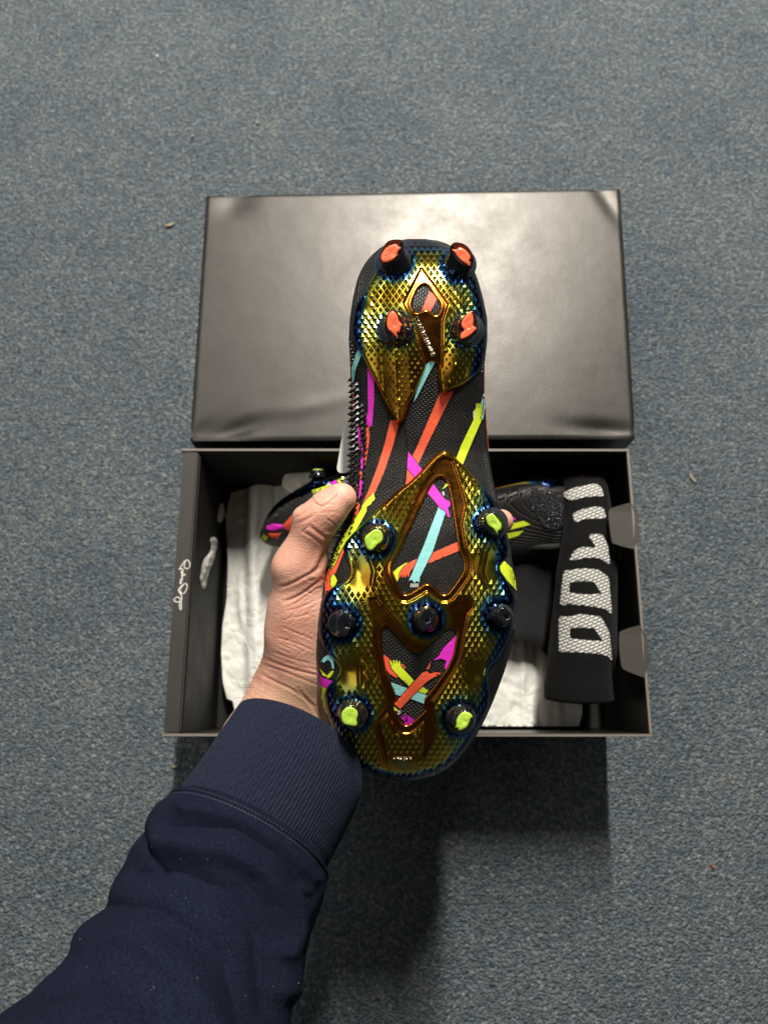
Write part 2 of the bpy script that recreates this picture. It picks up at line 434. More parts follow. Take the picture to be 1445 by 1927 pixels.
# ------------------------------------------------------------------ lid (stands open side down behind the box)
LT = RIM + .001
lc = [W(388, 367, LT), W(1167, 354, LT), W(1196, 825, LT), W(357, 829, LT)]
lid = empty('box_lid', Matrix.Translation(((lc[0] + lc[2]) / 2).to_tuple()[:2] + (0,)))
prop(lid, 'black satin cardboard box lid standing behind the open box', 'lid')
LI = lid.matrix_world.inverted()
lc = [LI @ p for p in lc]
NX, NY = 170, 110
vs = []
for j in range(NY + 1):
    for i in range(NX + 1):
        u, w = i / NX, j / NY
        p = bilerp(lc, u, w)
        e = min(u, 1 - u) * .34; g = min(w, 1 - w) * .22
        r = .0009; z = 0
        for q in (e, g):
            if q < r: z -= r - math.sqrt(max(0, r * r - (r - q) ** 2))
        # soft dents and the creased front corners
        z += .0004 * noise.noise(Vector((p.x * 7, p.y * 7, 3.1))) + .00005 * noise.noise(Vector((p.x * 38, p.y * 38, 1.1)))
        for (cxp, cyp, sx, sy, ar, d) in ((.105, .955, .06, .012, .30, -.0030), (.03, .955, .035, .01, .5, -.0012), (.93, .965, .05, .010, -.1, -.0018),
                                          (.965, .05, .012, .05, .5, -.0010), (.07, .03, .03, .02, .6, -.0014), (.20, .90, .10, .012, .25, .0009)):
            du, dv = (u - cxp) * .34, (w - cyp) * .22; ca, sa = math.cos(ar), math.sin(ar)
            a_, b_ = du * ca - dv * sa, du * sa + dv * ca
            z += d * math.exp(-(a_ / (sx * .5)) ** 2 - (b_ / (sy * .6)) ** 2)
        vs.append((p.x, p.y, p.z + z))
fs = [(j * (NX + 1) + i, (j + 1) * (NX + 1) + i, (j + 1) * (NX + 1) + i + 1, j * (NX + 1) + i + 1) for j in range(NY) for i in range(NX)]
mesh_obj('top', vs, fs, M_BOARD, lid)
for a_, b_ in ((0, 1), (1, 2), (2, 3), (3, 0)):
    A, B = lc[a_].copy(), lc[b_].copy(); nrm = (B - A).normalized().cross(Vector((0, 0, 1)))
    if nrm.dot(A + B) > 0: nrm = -nrm
    bm = bmesh.new(); z1 = LT - .0013; off = .0003
    q = [A + nrm * off, B + nrm * off, B + nrm * .0024, A + nrm * .0024]
    lo = [bm.verts.new((p.x, p.y, .0006)) for p in q]; hi = [bm.verts.new((p.x, p.y, z1)) for p in q]
    bm.faces.new(lo[::-1]); bm.faces.new(hi)
    for i in range(4): bm.faces.new((lo[i], lo[(i + 1) % 4], hi[(i + 1) % 4], hi[i]))
    bmesh.ops.recalc_face_normals(bm, faces=bm.faces)
    bm_obj('side_wall', bm, M_BOARD, lid)

# ------------------------------------------------------------------ football boot, seen from its sole
# outline of the boot: height in the photo, left edge, right edge
EDGE = np.array([(449, 768, 800), (452, 748, 822), (456, 735, 836), (465, 716, 856), (480, 698, 876), (500, 683, 889), (525, 672, 899), (560, 664, 909),
                 (600, 658, 917), (640, 656, 917), (690, 659, 911), (740, 661, 911), (800, 661, 915), (850, 660, 919), (900, 657, 927), (940, 652, 937),
                 (980, 645, 948), (1010, 636, 956), (1040, 624, 961), (1080, 613, 968), (1125, 602, 974), (1180, 595, 972), (1230, 594, 959),
                 (1262, 597, 950), (1300, 602, 936), (1330, 608, 924), (1360, 617, 910), (1385, 627, 896), (1410, 640, 880), (1430, 655, 863),
                 (1447, 676, 845), (1460, 700, 820), (1468, 730, 790), (1471.5, 748, 772)], float)
PROF = np.array([(449, -36), (456, -26), (470, -17), (490, -10), (520, -5), (580, 0), (650, 0), (700, -3), (780, -9), (850, -11), (920, -7), (1000, -1),
                 (1080, 2), (1180, 3), (1280, 0), (1350, -6), (1400, -13), (1440, -22), (1460, -29), (1472, -35)], float)
BACK = np.array([(449, 30), (500, 52), (600, 60), (700, 58), (850, 52), (1000, 46), (1150, 42), (1300, 37), (1400, 32), (1430, 27), (1450, 20), (1463, 12), (1472, 3)], float)
yy = np.linspace(449, 1471.5, 2046)
def smoothed(a, k):
    w = np.hanning(2 * k + 1); w /= w.sum(); return np.convolve(np.pad(a, k, mode='edge'), w, 'valid')
XL, XR = (np.interp(yy, EDGE[:, 0], EDGE[:, i]) for i in (1, 2))
mid = (yy > 475) & (yy < 1450)
XL = np.where(mid, smoothed(XL, 30), XL); XR = np.where(mid, smoothed(XR, 30), XR)
ZB = smoothed(np.interp(yy, PROF[:, 0], PROF[:, 1]), 40); ZK = smoothed(np.interp(yy, BACK[:, 0], BACK[:, 1]), 14)
SIDE, NE = 17.0, 2.9
def at_y(arr, y): return np.interp(y, yy, arr)
def tparam(px, py):
    l, r = at_y(XL, py), at_y(XR, py); return (px - (l + r) / 2) / ((r - l) / 2)
def body_z(px, py):
    t = np.clip(np.abs(tparam(px, py)), 0, .9999)
    return at_y(ZB, py) - SIDE + SIDE * (1 - t ** NE) ** (1 / NE)

boot = empty('football_boot', HOLD_M)
prop(boot, 'black football boot with gold chrome studded sole held up in a hand', 'football boot', 'pair of football boots')

# upper: rings from heel to toe
rows = np.unique(np.concatenate([np.linspace(449, 480, 22), np.linspace(480, 1440, 320), np.linspace(1440, 1471.5, 22)]))
NF, NB = 190, 44
th = np.concatenate([-np.cos(np.linspace(0, math.pi, NF, endpoint=False)), np.cos(np.linspace(0, math.pi, NB, endpoint=False))])
front = np.arange(NF + NB) < NF
vs = []
for y in rows:
    l, r, zb, k = at_y(XL, y), at_y(XR, y), at_y(ZB, y), at_y(ZK, y)
    px = (l + r) / 2 + th * (r - l) / 2
    t = np.abs(th)
    z = np.where(front, zb - SIDE + SIDE * (1 - t ** NE) ** (1 / NE), zb - SIDE - k * (1 - t ** 2.3) ** (1 / 2.3))
    p = P(px, y, np.maximum(z, zb - SIDE)); p[:, 2] = z * MM     # behind the widest line the wall goes straight back
    sh = np.where(z < zb - SIDE, 1 - .10 * np.clip((zb - SIDE - z) / 60, 0, 1), 1)
    cxm = P((l + r) / 2, y, zb - SIDE)[0]; p[:, 0] = cxm + (p[:, 0] - cxm) * sh
    vs.append(p)
K = NF + NB
fs = []
for j in range(len(rows) - 1):
    for i in range(K):
        a_, b_ = j * K + i, j * K + (i + 1) % K
        fs.append((a_, a_ + K, b_ + K, b_))
fs.append(tuple(range(K))); fs.append(tuple(range((len(rows) - 1) * K, len(rows) * K))[::-1])
upper = mesh_obj('upper', np.vstack(vs), fs, M_UPPER, boot)

# ------ plates as real relief
FORE = soft([(831, 849), (838, 847), (850, 852), (860, 864), (873, 876), (889, 895), (906, 913), (923, 934), (935, 948), (947, 963), (955, 985), (959, 1008), (960, 1030),
        (955, 1048), (944, 1058), (939, 1066), (942, 1076), (951, 1088), (960, 1103), (970, 1120), (974, 1137), (972, 1158), (967, 1185), (959, 1201), (948, 1222), (936, 1242),
        (920, 1256), (916, 1268), (917, 1280), (921, 1296), (922, 1314), (921, 1332), (910, 1360), (896, 1386), (880, 1410), (863, 1430), (845, 1447), (820, 1460), (790, 1469),
        (760, 1472), (730, 1469), (700, 1460), (676, 1447), (655, 1430), (640, 1410), (627, 1385), (618, 1352), (612, 1324), (610, 1307), (615, 1294), (627, 1281), (638, 1267),
        (639, 1257), (630, 1243), (618, 1231), (608, 1217), (601, 1199), (597, 1171), (599, 1150), (604, 1130), (613, 1117), (631, 1102), (648, 1094), (658, 1086), (661, 1073),
        (656, 1058), (650, 1046), (646, 1035), (649, 1022), (665, 1003), (687, 981), (705, 963), (728, 942), (749, 923), (769, 908), (789, 889), (804, 872), (820, 856)])
HOLE_A = soft([(827, 899), (835, 901), (842, 908), (849, 944), (856, 990), (863, 1037), (868, 1044), (872, 1055), (873, 1069), (869, 1081), (855, 1101), (841, 1119), (830, 1119), (818, 1107),
        (808, 1099), (798, 1099), (789, 1106), (770, 1117), (762, 1120), (755, 1115), (747, 1096), (739, 1076), (738, 1066), (748, 1046), (769, 1003), (790, 958), (806, 925), (817, 906)])
HOLE_B = soft([(719, 1186), (723, 1180), (730, 1180), (748, 1199), (769, 1222), (779, 1230), (789, 1229), (815, 1206), (841, 1184), (849, 1181), (858, 1187), (859, 1195), (852, 1234), (841, 1258),
        (820, 1287), (799, 1315), (798, 1326), (802, 1334), (790, 1347), (773, 1363), (764, 1367), (756, 1363), (748, 1350), (741, 1335), (740, 1327), (746, 1315), (738, 1292), (727, 1264), (721, 1234), (718, 1200)])
HEEL = soft([(785, 449), (815, 453), (840, 463), (868, 470), (888, 487), (896, 506), (904, 540), (914, 581), (919, 619), (917, 662), (908, 692), (890, 709), (871, 724), (836, 744), (827, 738), (824, 712), (824, 686),
        (813, 679), (804, 683), (788, 720), (772, 758), (763, 790), (754, 800), (743, 797), (731, 773), (705, 715), (676, 660), (664, 638), (660, 616), (668, 576), (686, 548), (706, 513), (704, 490), (717, 468), (735, 458), (757, 452)])
HOLE_C = soft([(794, 535), (804, 535), (814, 550), (829, 571), (827, 587), (821, 594), (802, 581), (783, 589), (775, 577), (775, 568), (785, 544)])
CH_A = [[(842, 900), (850, 868), (866, 916), (876, 951), (866, 996), (874, 1040), (862, 1040)], [(828, 900), (812, 885), (824, 868), (838, 862), (850, 868), (842, 906)],
        [(822, 880), (806, 927), (745, 1046), (728, 1060), (760, 1004), (790, 930)]]
CH_B = [[(696, 1128), (708, 1127), (717, 1140), (722, 1142), (770, 1195), (779, 1205), (836, 1150), (872, 1128), (888, 1132), (891, 1144), (880, 1155), (868, 1215), (845, 1265), (810, 1320), (814, 1342), (822, 1370),
         (795, 1425), (800, 1340), (765, 1375), (737, 1335), (712, 1362), (733, 1460), (725, 1460), (705, 1357), (733, 1325), (713, 1265), (703, 1150)]]
CH_C = [[(793, 505), (842, 572), (832, 602), (831, 690), (803, 690), (777, 602), (760, 570)]]
# studs: tip outline, insert outline, insert colour, base shift (px), tip height (mm)
z1 = lambda L: [(640 + x * .2076, 440 + y * .2076) for x, y in L]
def zz(L, ox, oy): return [(ox + x * .1384, oy + y * .1384) for x, y in L]
STUDS = [
 (z1([(360, 160), (420, 60), (480, 42), (565, 42), (575, 90), (560, 150), (520, 250), (400, 278), (352, 240)]), z1([(366, 190), (420, 112), (510, 82), (525, 110), (560, 122), (525, 160), (520, 200), (480, 240), (400, 266), (368, 240)]), 'c', (5, 20), 11),
 (z1([(1020, 60), (1130, 80), (1195, 150), (1222, 240), (1192, 312), (1120, 285), (1040, 200), (985, 130)]), z1([(1000, 130), (1050, 142), (1080, 112), (1140, 140), (1190, 210), (1165, 240), (1190, 300), (1130, 270), (1060, 212), (1040, 172)]), 'c', (-5, 20), 11),
 (z1([(440, 690), (495, 665), (560, 770), (580, 880), (565, 970), (510, 990), (440, 935), (400, 870), (412, 760)]), z1([(440, 710), (480, 690), (520, 730), (530, 790), (570, 822), (550, 850), (540, 900), (510, 890), (525, 950), (470, 900), (425, 860), (420, 780)]), 'c', (2, 6), 11),
 (z1([(1190, 680), (1222, 695), (1252, 840), (1240, 890), (1165, 968), (1085, 982), (1072, 900), (1080, 785)]), z1([(1190, 690), (1150, 720), (1095, 790), (1100, 850), (1130, 870), (1090, 900), (1085, 963), (1160, 940), (1235, 870), (1240, 850), (1200, 830), (1215, 780)]), 'c', (-2, 6), 11),
 (zz([(725, 1170), (830, 1100), (930, 1115), (968, 1200), (955, 1310), (880, 1365), (835, 1405), (780, 1445), (710, 1415), (675, 1300), (675, 1230)], 590, 840), zz([(742, 1190), (830, 1120), (908, 1132), (948, 1200), (938, 1298), (868, 1342), (828, 1388), (780, 1428), (722, 1398), (692, 1300), (692, 1232)], 590, 840), 'l', (4, -2), 10),
 (zz([(890, 930), (980, 902), (1060, 915), (1168, 1010), (1152, 1150), (1105, 1215), (1020, 1228), (925, 1160), (872, 1080), (868, 970)], 790, 840), zz([(895, 960), (940, 916), (1000, 911), (1060, 990), (1110, 1050), (1110, 1110), (1090, 1150), (1065, 1145), (1060, 1200), (1030, 1170), (1000, 1120), (930, 1080), (900, 1020)], 790, 840), 'l', (-4, -2), 10),
 (zz([(360, 720), (440, 635), (540, 635), (615, 705), (622, 800), (615, 920), (590, 985), (500, 975), (420, 900), (362, 800)], 590, 1240), zz([(380, 722), (450, 652), (530, 652), (600, 710), (605, 780), (580, 830), (600, 890), (570, 925), (470, 910), (400, 880), (376, 800)], 590, 1240), 'l', (4, -8), 10),
 (zz([(550, 820), (615, 725), (690, 698), (780, 728), (818, 830), (785, 945), (722, 1015), (620, 1040), (550, 1000), (530, 930)], 780, 1240), zz([(565, 830), (620, 742), (690, 712), (770, 742), (803, 820), (770, 800), (750, 850), (720, 930), (640, 978), (592, 978), (590, 940), (548, 944), (570, 890)], 780, 1240), 'l', (-6, -8), 10),
 (zz([(300, 990), (330, 880), (400, 800), (480, 830), (520, 950), (480, 1100), (420, 1165), (340, 1090)], 590, 1040), None, 'k', (-5, -2), 9),
 ([(786, 1166), (798, 1144), (806, 1145), (818, 1155), (815, 1171), (800, 1190), (791, 1186)], None, 'k', (0, 0), 9),
 (zz([(1055, 820), (1090, 745), (1190, 755), (1275, 880), (1262, 935), (1190, 1010), (1105, 950), (1062, 880)], 790, 1040), None, 'k', (-6, -2), 9)]
SC = np.array([(np.mean(np.array(s[0]), 0) + np.array(s[3])) for s in STUDS])
SR = np.array([34, 34, 30, 30, 33, 33, 33, 33, 36, 32, 34], float)
DENTS = [(676, 1080, 29, 2.1), (656, 1268, 28, 2.1), (919, 1068, 29, 2.1), (901, 1266, 26, 2.1), (684, 572, 13, .6)]
RIDGES = [([(741, 640), (751, 790)], 26, 2.6), ([(868, 650), (838, 738)], 24, 2.4),
          ([(674, 1376), (706, 1430)], 8, -.7), ([(720, 936), (700, 985)], 6, .5), ([(905, 925), (912, 960)], 6, .6), ([(912, 1040), (905, 1078), (928, 1130)], 7, .7),
          ([(658, 1200), (676, 1245), (678, 1300)], 6, .6), ([(895, 1245), (880, 1290), (884, 1330)], 6, .6), ([(690, 1030), (704, 1075), (700, 1100)], 6, .6)]
STEP = 1.2
def miter(poly, r, limit=1.7):
    p = np.asarray(poly, float); a_ = np.roll(p, 1, 0); c_ = np.roll(p, -1, 0)
    area = np.sum(p[:, 0] * c_[:, 1] - c_[:, 0] * p[:, 1]); sg_ = 1 if area > 0 else -1
    e1 = p - a_; e1 /= np.linalg.norm(e1, axis=1)[:, None] + 1e-9; e2 = c_ - p; e2 /= np.linalg.norm(e2, axis=1)[:, None] + 1e-9
    n1 = np.stack([e1[:, 1], -e1[:, 0]], -1) * sg_; n2 = np.stack([e2[:, 1], -e2[:, 0]], -1) * sg_
    b = n1 + n2; b /= np.linalg.norm(b, axis=1)[:, None] + 1e-9
    k = np.minimum(limit, 1 / np.maximum(.3, np.sum(b * n1, 1)))
    return p + b * (r * k)[:, None]
def make_plate(name, outer, holes, chans, pyr):
    o = np.asarray(outer); x0, y0 = o.min(0) - 3; x1, y1 = o.max(0) + 3
    gx = np.arange(x0, x1, STEP); gy = np.arange(y0, y1, STEP); X, Y = np.meshgrid(gx, gy)
    dO = sdf(outer, X, Y); dH = np.full(X.shape, 1e3)
    for h in holes: dH = np.minimum(dH, -sdf(h, X, Y))
    d = np.minimum(dO, dH)
    dC = np.full(X.shape, 1e3)
    if name != 'heel_plate':
        for h in holes: dC = np.minimum(dC, -sdf(miter(h, 13.0), X, Y))
    for c in chans: dC = np.minimum(dC, -sdf(c, X, Y))      # < 0 inside the sunken smooth channels
    t = np.abs(tparam(X, Y))
    base = body_z(X, Y)
    q = np.minimum(np.clip((dO + 1.5) / 8.5, 0, 1), np.clip((dH + 1.5) / 4.0, 0, 1)); lip = np.sqrt(np.clip(1 - (1 - q) ** 2, 0, 1))
    lev = 1.35 + 1.35 * sstep(-1.0, 3.5, dC)                # channels sit lower than the studded panels
    lev = lev + .10 * np.exp(-((dH - 4.5) / 2.2) ** 2)       # fine raised lip around the windows
    Z = base - 1.2 + (lev + 1.2) * lip
    damp = sstep(0, 8, d) 
    mn = np.full(X.shape, 9.0)
    for (cx, cy), r in zip(SC, SR):
        e = np.hypot(X - cx, (Y - cy)) / r; mn = np.minimum(mn, e)
        Z = Z + damp * 5.6 * np.exp(-(e / .70) ** 2.2)
    for (cx, cy, r, dp) in DENTS: Z = Z - damp * dp * np.exp(-(((X - cx) / r) ** 2 + ((Y - cy) / r) ** 2))
    for (ln, wd, hh) in RIDGES:
        dl = dline(ln, X, Y); Z = Z + damp * hh * np.clip(1 - dl / wd, 0, 1)
    # coating colour
    edge = sstep(.62, .95, t) * .97
    film = np.maximum(sstep(1.75, .70, mn) * .98, edge * sstep(62, 6, dO))
    film = np.maximum(film, (.10 + .26 * sstep(2.4, 1.2, mn) + .16 * sstep(.45, .75, t)) * (dC > 3))
    film = np.maximum(film, sstep(24, 10, dO) * sstep(1330, 1400, Y) * .95)
    film = np.maximum(film, sstep(486, 462, Y) * .93)
    keep = (d > -2.4) & (t < .993) & (Y < 1471) & (Y > 450)
    idx = -np.ones(X.shape, int); idx[keep] = np.arange(keep.sum())
    a_, b_, c_, e_ = idx[:-1, :-1], idx[1:, :-1], idx[1:, 1:], idx[:-1, 1:]
    ok = (a_ >= 0) & (b_ >= 0) & (c_ >= 0) & (e_ >= 0)
    faces = np.stack([a_[ok], b_[ok], c_[ok], e_[ok]], -1)
    ob = mesh_obj(name, P(X[keep], Y[keep], Z[keep]), faces, M_CHROME, boot, True, {'film': film[keep]})
    ob['label'] = 'gold and blue chrome %s with small pyramids' % name.replace('_', ' ')
    def samp(A, x, y):
        i = np.clip((x - x0) / STEP, 0, len(gx) - 2); j = np.clip((y - y0) / STEP, 0, len(gy) - 2)
        i0, j0 = int(i), int(j); u, w = i - i0, j - j0
        return (A[j0, i0] * (1 - u) + A[j0, i0 + 1] * u) * (1 - w) + (A[j0 + 1, i0] * (1 - u) + A[j0 + 1, i0 + 1] * u) * w
    # pyramids
    dx, dy, hx, hy, hz = pyr
    V, Fc, A = [], [], []
    row = 0; y = y0
    while y < y1:
        x = x0 + (dx / 2 if row % 2 else 0)
        while x < x1:
            jx, jy = x + random.uniform(-.4, .4), y + random.uniform(-.4, .4)
            m_ = samp(mn, jx, jy); tt = samp(t, jx, jy)
            dent = min(math.hypot(jx - c[0], jy - c[1]) / c[2] for c in DENTS)
            if samp(d, jx, jy) > 4.5 and samp(dC, jx, jy) > 5 and m_ > .68 and tt < .98 and dent > 1.05 and not logo_zone(jx, jy):
                k = 1.0
                if jy > 1390 and name == 'forefoot_plate': k = .88
                if name == 'heel_plate' and jy > 660: k = .55 + .2 * random.random()
                if m_ < 1.05: k *= .8
                if tt > .9: k *= .7
                if samp(d, jx, jy) < 9: k *= .6
                b = len(V)
                for (ox, oy) in ((-hx * k, 0), (0, hy * k), (hx * k, 0), (0, -hy * k)):
                    V.append(P(jx + ox, jy + oy, samp(Z, jx + ox, jy + oy) - .05))
                gx_ = (samp(Z, jx + 3, jy) - samp(Z, jx - 3, jy)) / 6; gy_ = (samp(Z, jx, jy + 3) - samp(Z, jx, jy - 3)) / 6
                zc = samp(Z, jx, jy); s = hz * k
                nn_ = math.sqrt(1 + (gx_ / .29) ** 2 + (gy_ / .29) ** 2)
                V.append(P(jx - gx_ / .29 * s / .29 / nn_ + random.uniform(-.1, .1), jy - gy_ / .29 * s / .29 / nn_ + random.uniform(-.15, .15), zc + s / nn_))
                f_ = float(samp(film, jx, jy)); A += [max(f_, .26)] * 5
                Fc += [(b, b + 1, b + 4), (b + 1, b + 2, b + 4), (b + 2, b + 3, b + 4), (b + 3, b, b + 4)]
            x += dx
        y += dy / 2; row += 1
    pm = mesh_obj('pyramid_texture', np.array(V), Fc, M_CHROME, ob, False, {'film': A}); prop(pm, kind='stuff')
    return ob, samp, Z
def logo_zone(x, y):
    return 728 < x < 786 and 1417 < y < 1450
fore, sF, ZF = make_plate('forefoot_plate', FORE, [HOLE_A, HOLE_B], CH_A + CH_B, (11.4, 19.6, 5.4, 9.2, .72))
heel, sH, ZH = make_plate('heel_plate', HEEL, [HOLE_C], CH_C, (11.8, 17.0, 5.5, 8.0, .74))

# ------ studs
def ring(poly, n=40):
    p = chaikin(poly, 2); seg = np.linalg.norm(np.roll(p, -1, 0) - p, axis=1); s = np.concatenate([[0], np.cumsum(seg)])
    pp = np.vstack([p, p[:1]]); u = np.linspace(0, s[-1], n, endpoint=False)
    return np.stack([np.interp(u, s, pp[:, 0]), np.interp(u, s, pp[:, 1])], -1)
for k, (tip, ins, cc, sh, hgt_) in enumerate(STUDS):
    smp, ZA = (sH, ZH) if k < 4 else (sF, ZF)
    r = ring(tip); c = r.mean(0); cb = c + np.array(sh)
    zb = smp(ZA, *cb); zt = zb + hgt_ - 5.4
    rings = []
    circ = np.stack([np.cos(np.arctan2(r[:, 1] - c[1], r[:, 0] - c[0])), np.sin(np.arctan2(r[:, 1] - c[1], r[:, 0] - c[0]))], -1)
    R0 = np.linalg.norm(r - c, axis=1).mean()
    for h_, s_ in ((-.45, 1.42), (-.05, 1.26), (.18, 1.16), (.45, 1.08), (.78, 1.02), (.93, 1.0), (.985, .96), (1.0, .90)):
        g = max(0, min(1, h_)); cc_ = cb + (c - cb) * g
        sq = (r - c) * s_ * g + circ * R0 * s_ * (1 - g)
        rings.append(P(cc_[0] + sq[:, 0], cc_[1] + sq[:, 1], zb + (zt - zb) * h_))
    V = np.vstack(rings); n_ = len(r); Fc = []
    for j in range(len(rings) - 1):
        for i in range(n_):
            a_, b_ = j * n_ + i, j * n_ + (i + 1) % n_; Fc.append((a_, a_ + n_, b_ + n_, b_))
    last = (len(rings) - 1) * n_
    if cc == 'k':                                  # tip with a small drilled hollow
        hc = c + np.array((6, 2) if k == 8 else (2, 1))
        ring2 = [P(hc[0] + circ[:, 0] * rr, hc[1] + circ[:, 1] * rr, zt - dz) for rr, dz in ((5.5, .02), (4.6, .25), (2.5, .8))]
        V = np.vstack([V] + ring2)
        for j in range(3):
            for i in range(n_):
                a_, b_ = last + j * n_ + i, last + j * n_ + (i + 1) % n_; Fc.append((a_, a_ + n_, b_ + n_, b_))
        Fc.append(tuple(range(last + 3 * n_, last + 4 * n_)))
    else:
        Fc.append(tuple(range(last, last + n_)))
    st = mesh_obj('stud', V, Fc, M_STUD, boot)
    st['label'] = {'c': 'dark blade stud with coral tip', 'l': 'dark round stud with lime tip', 'k': 'all black stud with drilled tip'}[cc]
    if ins:
        q = np.array(chaikin(ins, 1)); v2, f2 = triangulate(q, (), 2.2)
        dd = np.abs(sdf(q, v2[:, 0], v2[:, 1])); cq = q.mean(0)
        wob = np.array([noise.noise(Vector((x * .16, y * .16, k * 3.0))) for x, y in v2])
        zt2 = zt - .15 + .85 * np.sqrt(np.clip(1 - (1 - np.clip(dd / 3.5, 0, 1)) ** 2, 0, 1)) + .22 * wob * sstep(0, 5, dd) - .35 * np.exp(-((v2[:, 0] - cq[0]) ** 2 + (v2[:, 1] - cq[1]) ** 2) / 30)
        tp = mesh_obj('stud_tip', P(v2[:, 0], v2[:, 1], zt2), [t_[::-1] for t_ in f2], M_TIP_CORAL if cc == 'c' else M_TIP_LIME, st)

# ------ printed arms and hands on the textile
LAYER = [0]
def printed(colour, poly, rnd=0, border=1.6, edge=True):
    if border >= 1: LAYER[0] += 1
    lz = .14 + .036 * LAYER[0] + (.02 if border < 1 else 0)
    q = chaikin(poly, rnd) if rnd else np.array(poly, float)
    def one(nm, qq, zoff, m):
        seg = []
        for a_, b_ in zip(qq, np.roll(qq, -1, 0)):
            n_ = max(1, int(np.linalg.norm(b_ - a_) / 3.5)); seg += [a_ + (b_ - a_) * i / n_ for i in range(n_)]
        v2, f2 = triangulate(np.array(seg), (), 3.6)
        t = np.clip(tparam(v2[:, 0], v2[:, 1]), -.992, .992); l, r = at_y(XL, v2[:, 1]), at_y(XR, v2[:, 1]); x = (l + r) / 2 + t * (r - l) / 2
        Q = P(x, v2[:, 1], body_z(x, v2[:, 1])); h_ = 1.0; yq = v2[:, 1]
        tx = P(x + h_, yq, body_z(x + h_, yq)) - P(x - h_, yq, body_z(x - h_, yq)); ty = P(x, yq - h_, body_z(x, yq - h_)) - P(x, yq + h_, body_z(x, yq + h_))
        nn = np.cross(tx, ty); nn /= np.linalg.norm(nn, axis=1)[:, None] + 1e-12
        return mesh_obj(nm, Q + nn * (zoff + .10 * np.abs(t[:, None]) ** 4) * MM, [t_[::-1] for t_ in f2], m, upper)
    if border and edge:
        c = q.mean(0)
        e = np.roll(q, -1, 0) - np.roll(q, 1, 0); nr = np.stack([e[:, 1], -e[:, 0]], -1); nr /= np.linalg.norm(nr, axis=1)[:, None] + 1e-9
        sg_ = 1 if not inside(q, *(q[0] + nr[0] * .4).reshape(2, 1))[0] else -1
        one('print_outline', q + nr * sg_ * border, lz - .018, INK['black'])
    return one('printed_' + ('stripe' if rnd == 0 else 'hand'), q, lz, INK[colour])
pr = printed
pr('coral', [(735, 790), (751, 796), (739, 840), (722, 890), (706, 926), (692, 941), (683, 958), (681, 950), (693, 925), (710, 880), (723, 838)])
pr('lime', [(702, 929), (703, 940), (698, 949), (690, 954), (690, 962), (676, 988), (665, 1005), (650, 1022), (640, 1040), (632, 1060), (622, 1075), (624, 1060), (631, 1040), (645, 1010), (663, 985), (680, 958), (682, 951), (690, 940)])
for i in range(3): pr('lime', [(697 + i * 2.2, 934 + i * 3.4), (703 + i * .8, 927 + i * 4.2), (704.5 + i * .8, 929 + i * 4.2), (699 + i * 2, 937 + i * 3.4)], 0, .8)
pr('coral', [(828, 738), (857, 728), (802, 840), (787, 873), (776, 858), (785, 840)])
pr('coral', [(765, 883), (777, 895), (782, 915), (763, 915)])
pr('magenta', [(768, 850), (815, 911), (836, 939), (846, 944), (847, 951), (842, 956), (845, 966), (846, 973), (843, 973), (837, 961), (829, 957), (805, 928), (777, 894), (765, 880)])
pr('cyan', [(664, 723), (663, 692), (671, 665), (676, 655), (683, 660), (681, 667), (670, 694), (665, 729)])
pr('magenta', [(692, 685), (700, 690), (704, 715), (704, 756), (701, 794), (690, 794), (689, 789), (693, 775)])
for i in range(4): pr('magenta', [(690.5 + i * 2.7, 794), (692.5 + i * 2.7, 794), (692.7 + i * 2.7, 803 - abs(i - 1.5)), (691 + i * 2.7, 803 - abs(i - 1.5))], 0, .6)
pr('cyan', [(803, 678), (820, 678), (803, 710), (785, 746), (778, 757), (784, 735)])
pr('coral', [(808, 548), (823, 560), (809, 588), (792, 588)])
pr('lime', [(895, 768), (905, 763), (907, 776), (904, 792), (884, 840), (868, 880), (852, 880), (867, 838), (890, 790), (889, 776)])
for i in range(4): pr('lime', [(894.5 + i * 2.9, 768), (896.5 + i * 2.9, 768), (896.3 + i * 2.8, 759), (894.6 + i * 2.8, 759)], 0, .7)
for i in range(3): pr('white', [(889.5, 773 + i * 4.2), (894, 776 + i * 4.2), (893.5, 777.5 + i * 4.2), (889, 774.8 + i * 4.2)], 0, .5)
pr('cyan', [(910, 735), (911, 765), (907, 790), (905, 787), (907, 770), (904, 758)])
pr('coral', [(909, 690), (911.5, 690), (911.5, 740), (915.5, 800), (918.5, 845), (916.5, 845), (913, 800), (909, 740)], 0, 0)
# window of the forefoot
LAYER[0] = 0
pr('coral', [(812, 1041), (866, 1018), (869, 1034), (800, 1063)])
pr('lime', [(771, 1058), (762, 1060), (748, 1069), (739, 1078), (736, 1090), (748, 1094), (752, 1082), (757, 1070), (768, 1064)], 0)
pr('coral', [(788, 1050), (771, 1058), (760, 1066), (753, 1076), (750, 1086), (752, 1087), (757, 1079), (756, 1087), (758, 1087), (762, 1079), (761, 1087), (763, 1087), (767, 1079), (767, 1086), (769, 1085), (772, 1075), (778, 1068)], 0, 1.2)
pr('cyan', [(826, 952), (839, 962), (814, 1038), (804, 1058), (790, 1086), (789, 1096), (784, 1093), (780, 1097), (775, 1091), (769, 1093), (775, 1080), (788, 1048), (796, 1030)])
for i in range(4): pr('white', [(773 + i * 4, 1099), (775.5 + i * 4, 1097), (774.5 + i * 4, 1104), (772 + i * 4, 1106)], 0, .5)
pr('lime', [(838, 912), (842, 908), (842, 914), (834, 920), (832, 921)], 0, .8)
pr('white', [(833, 924), (836, 928), (835, 934), (832, 928)], 0, .5)
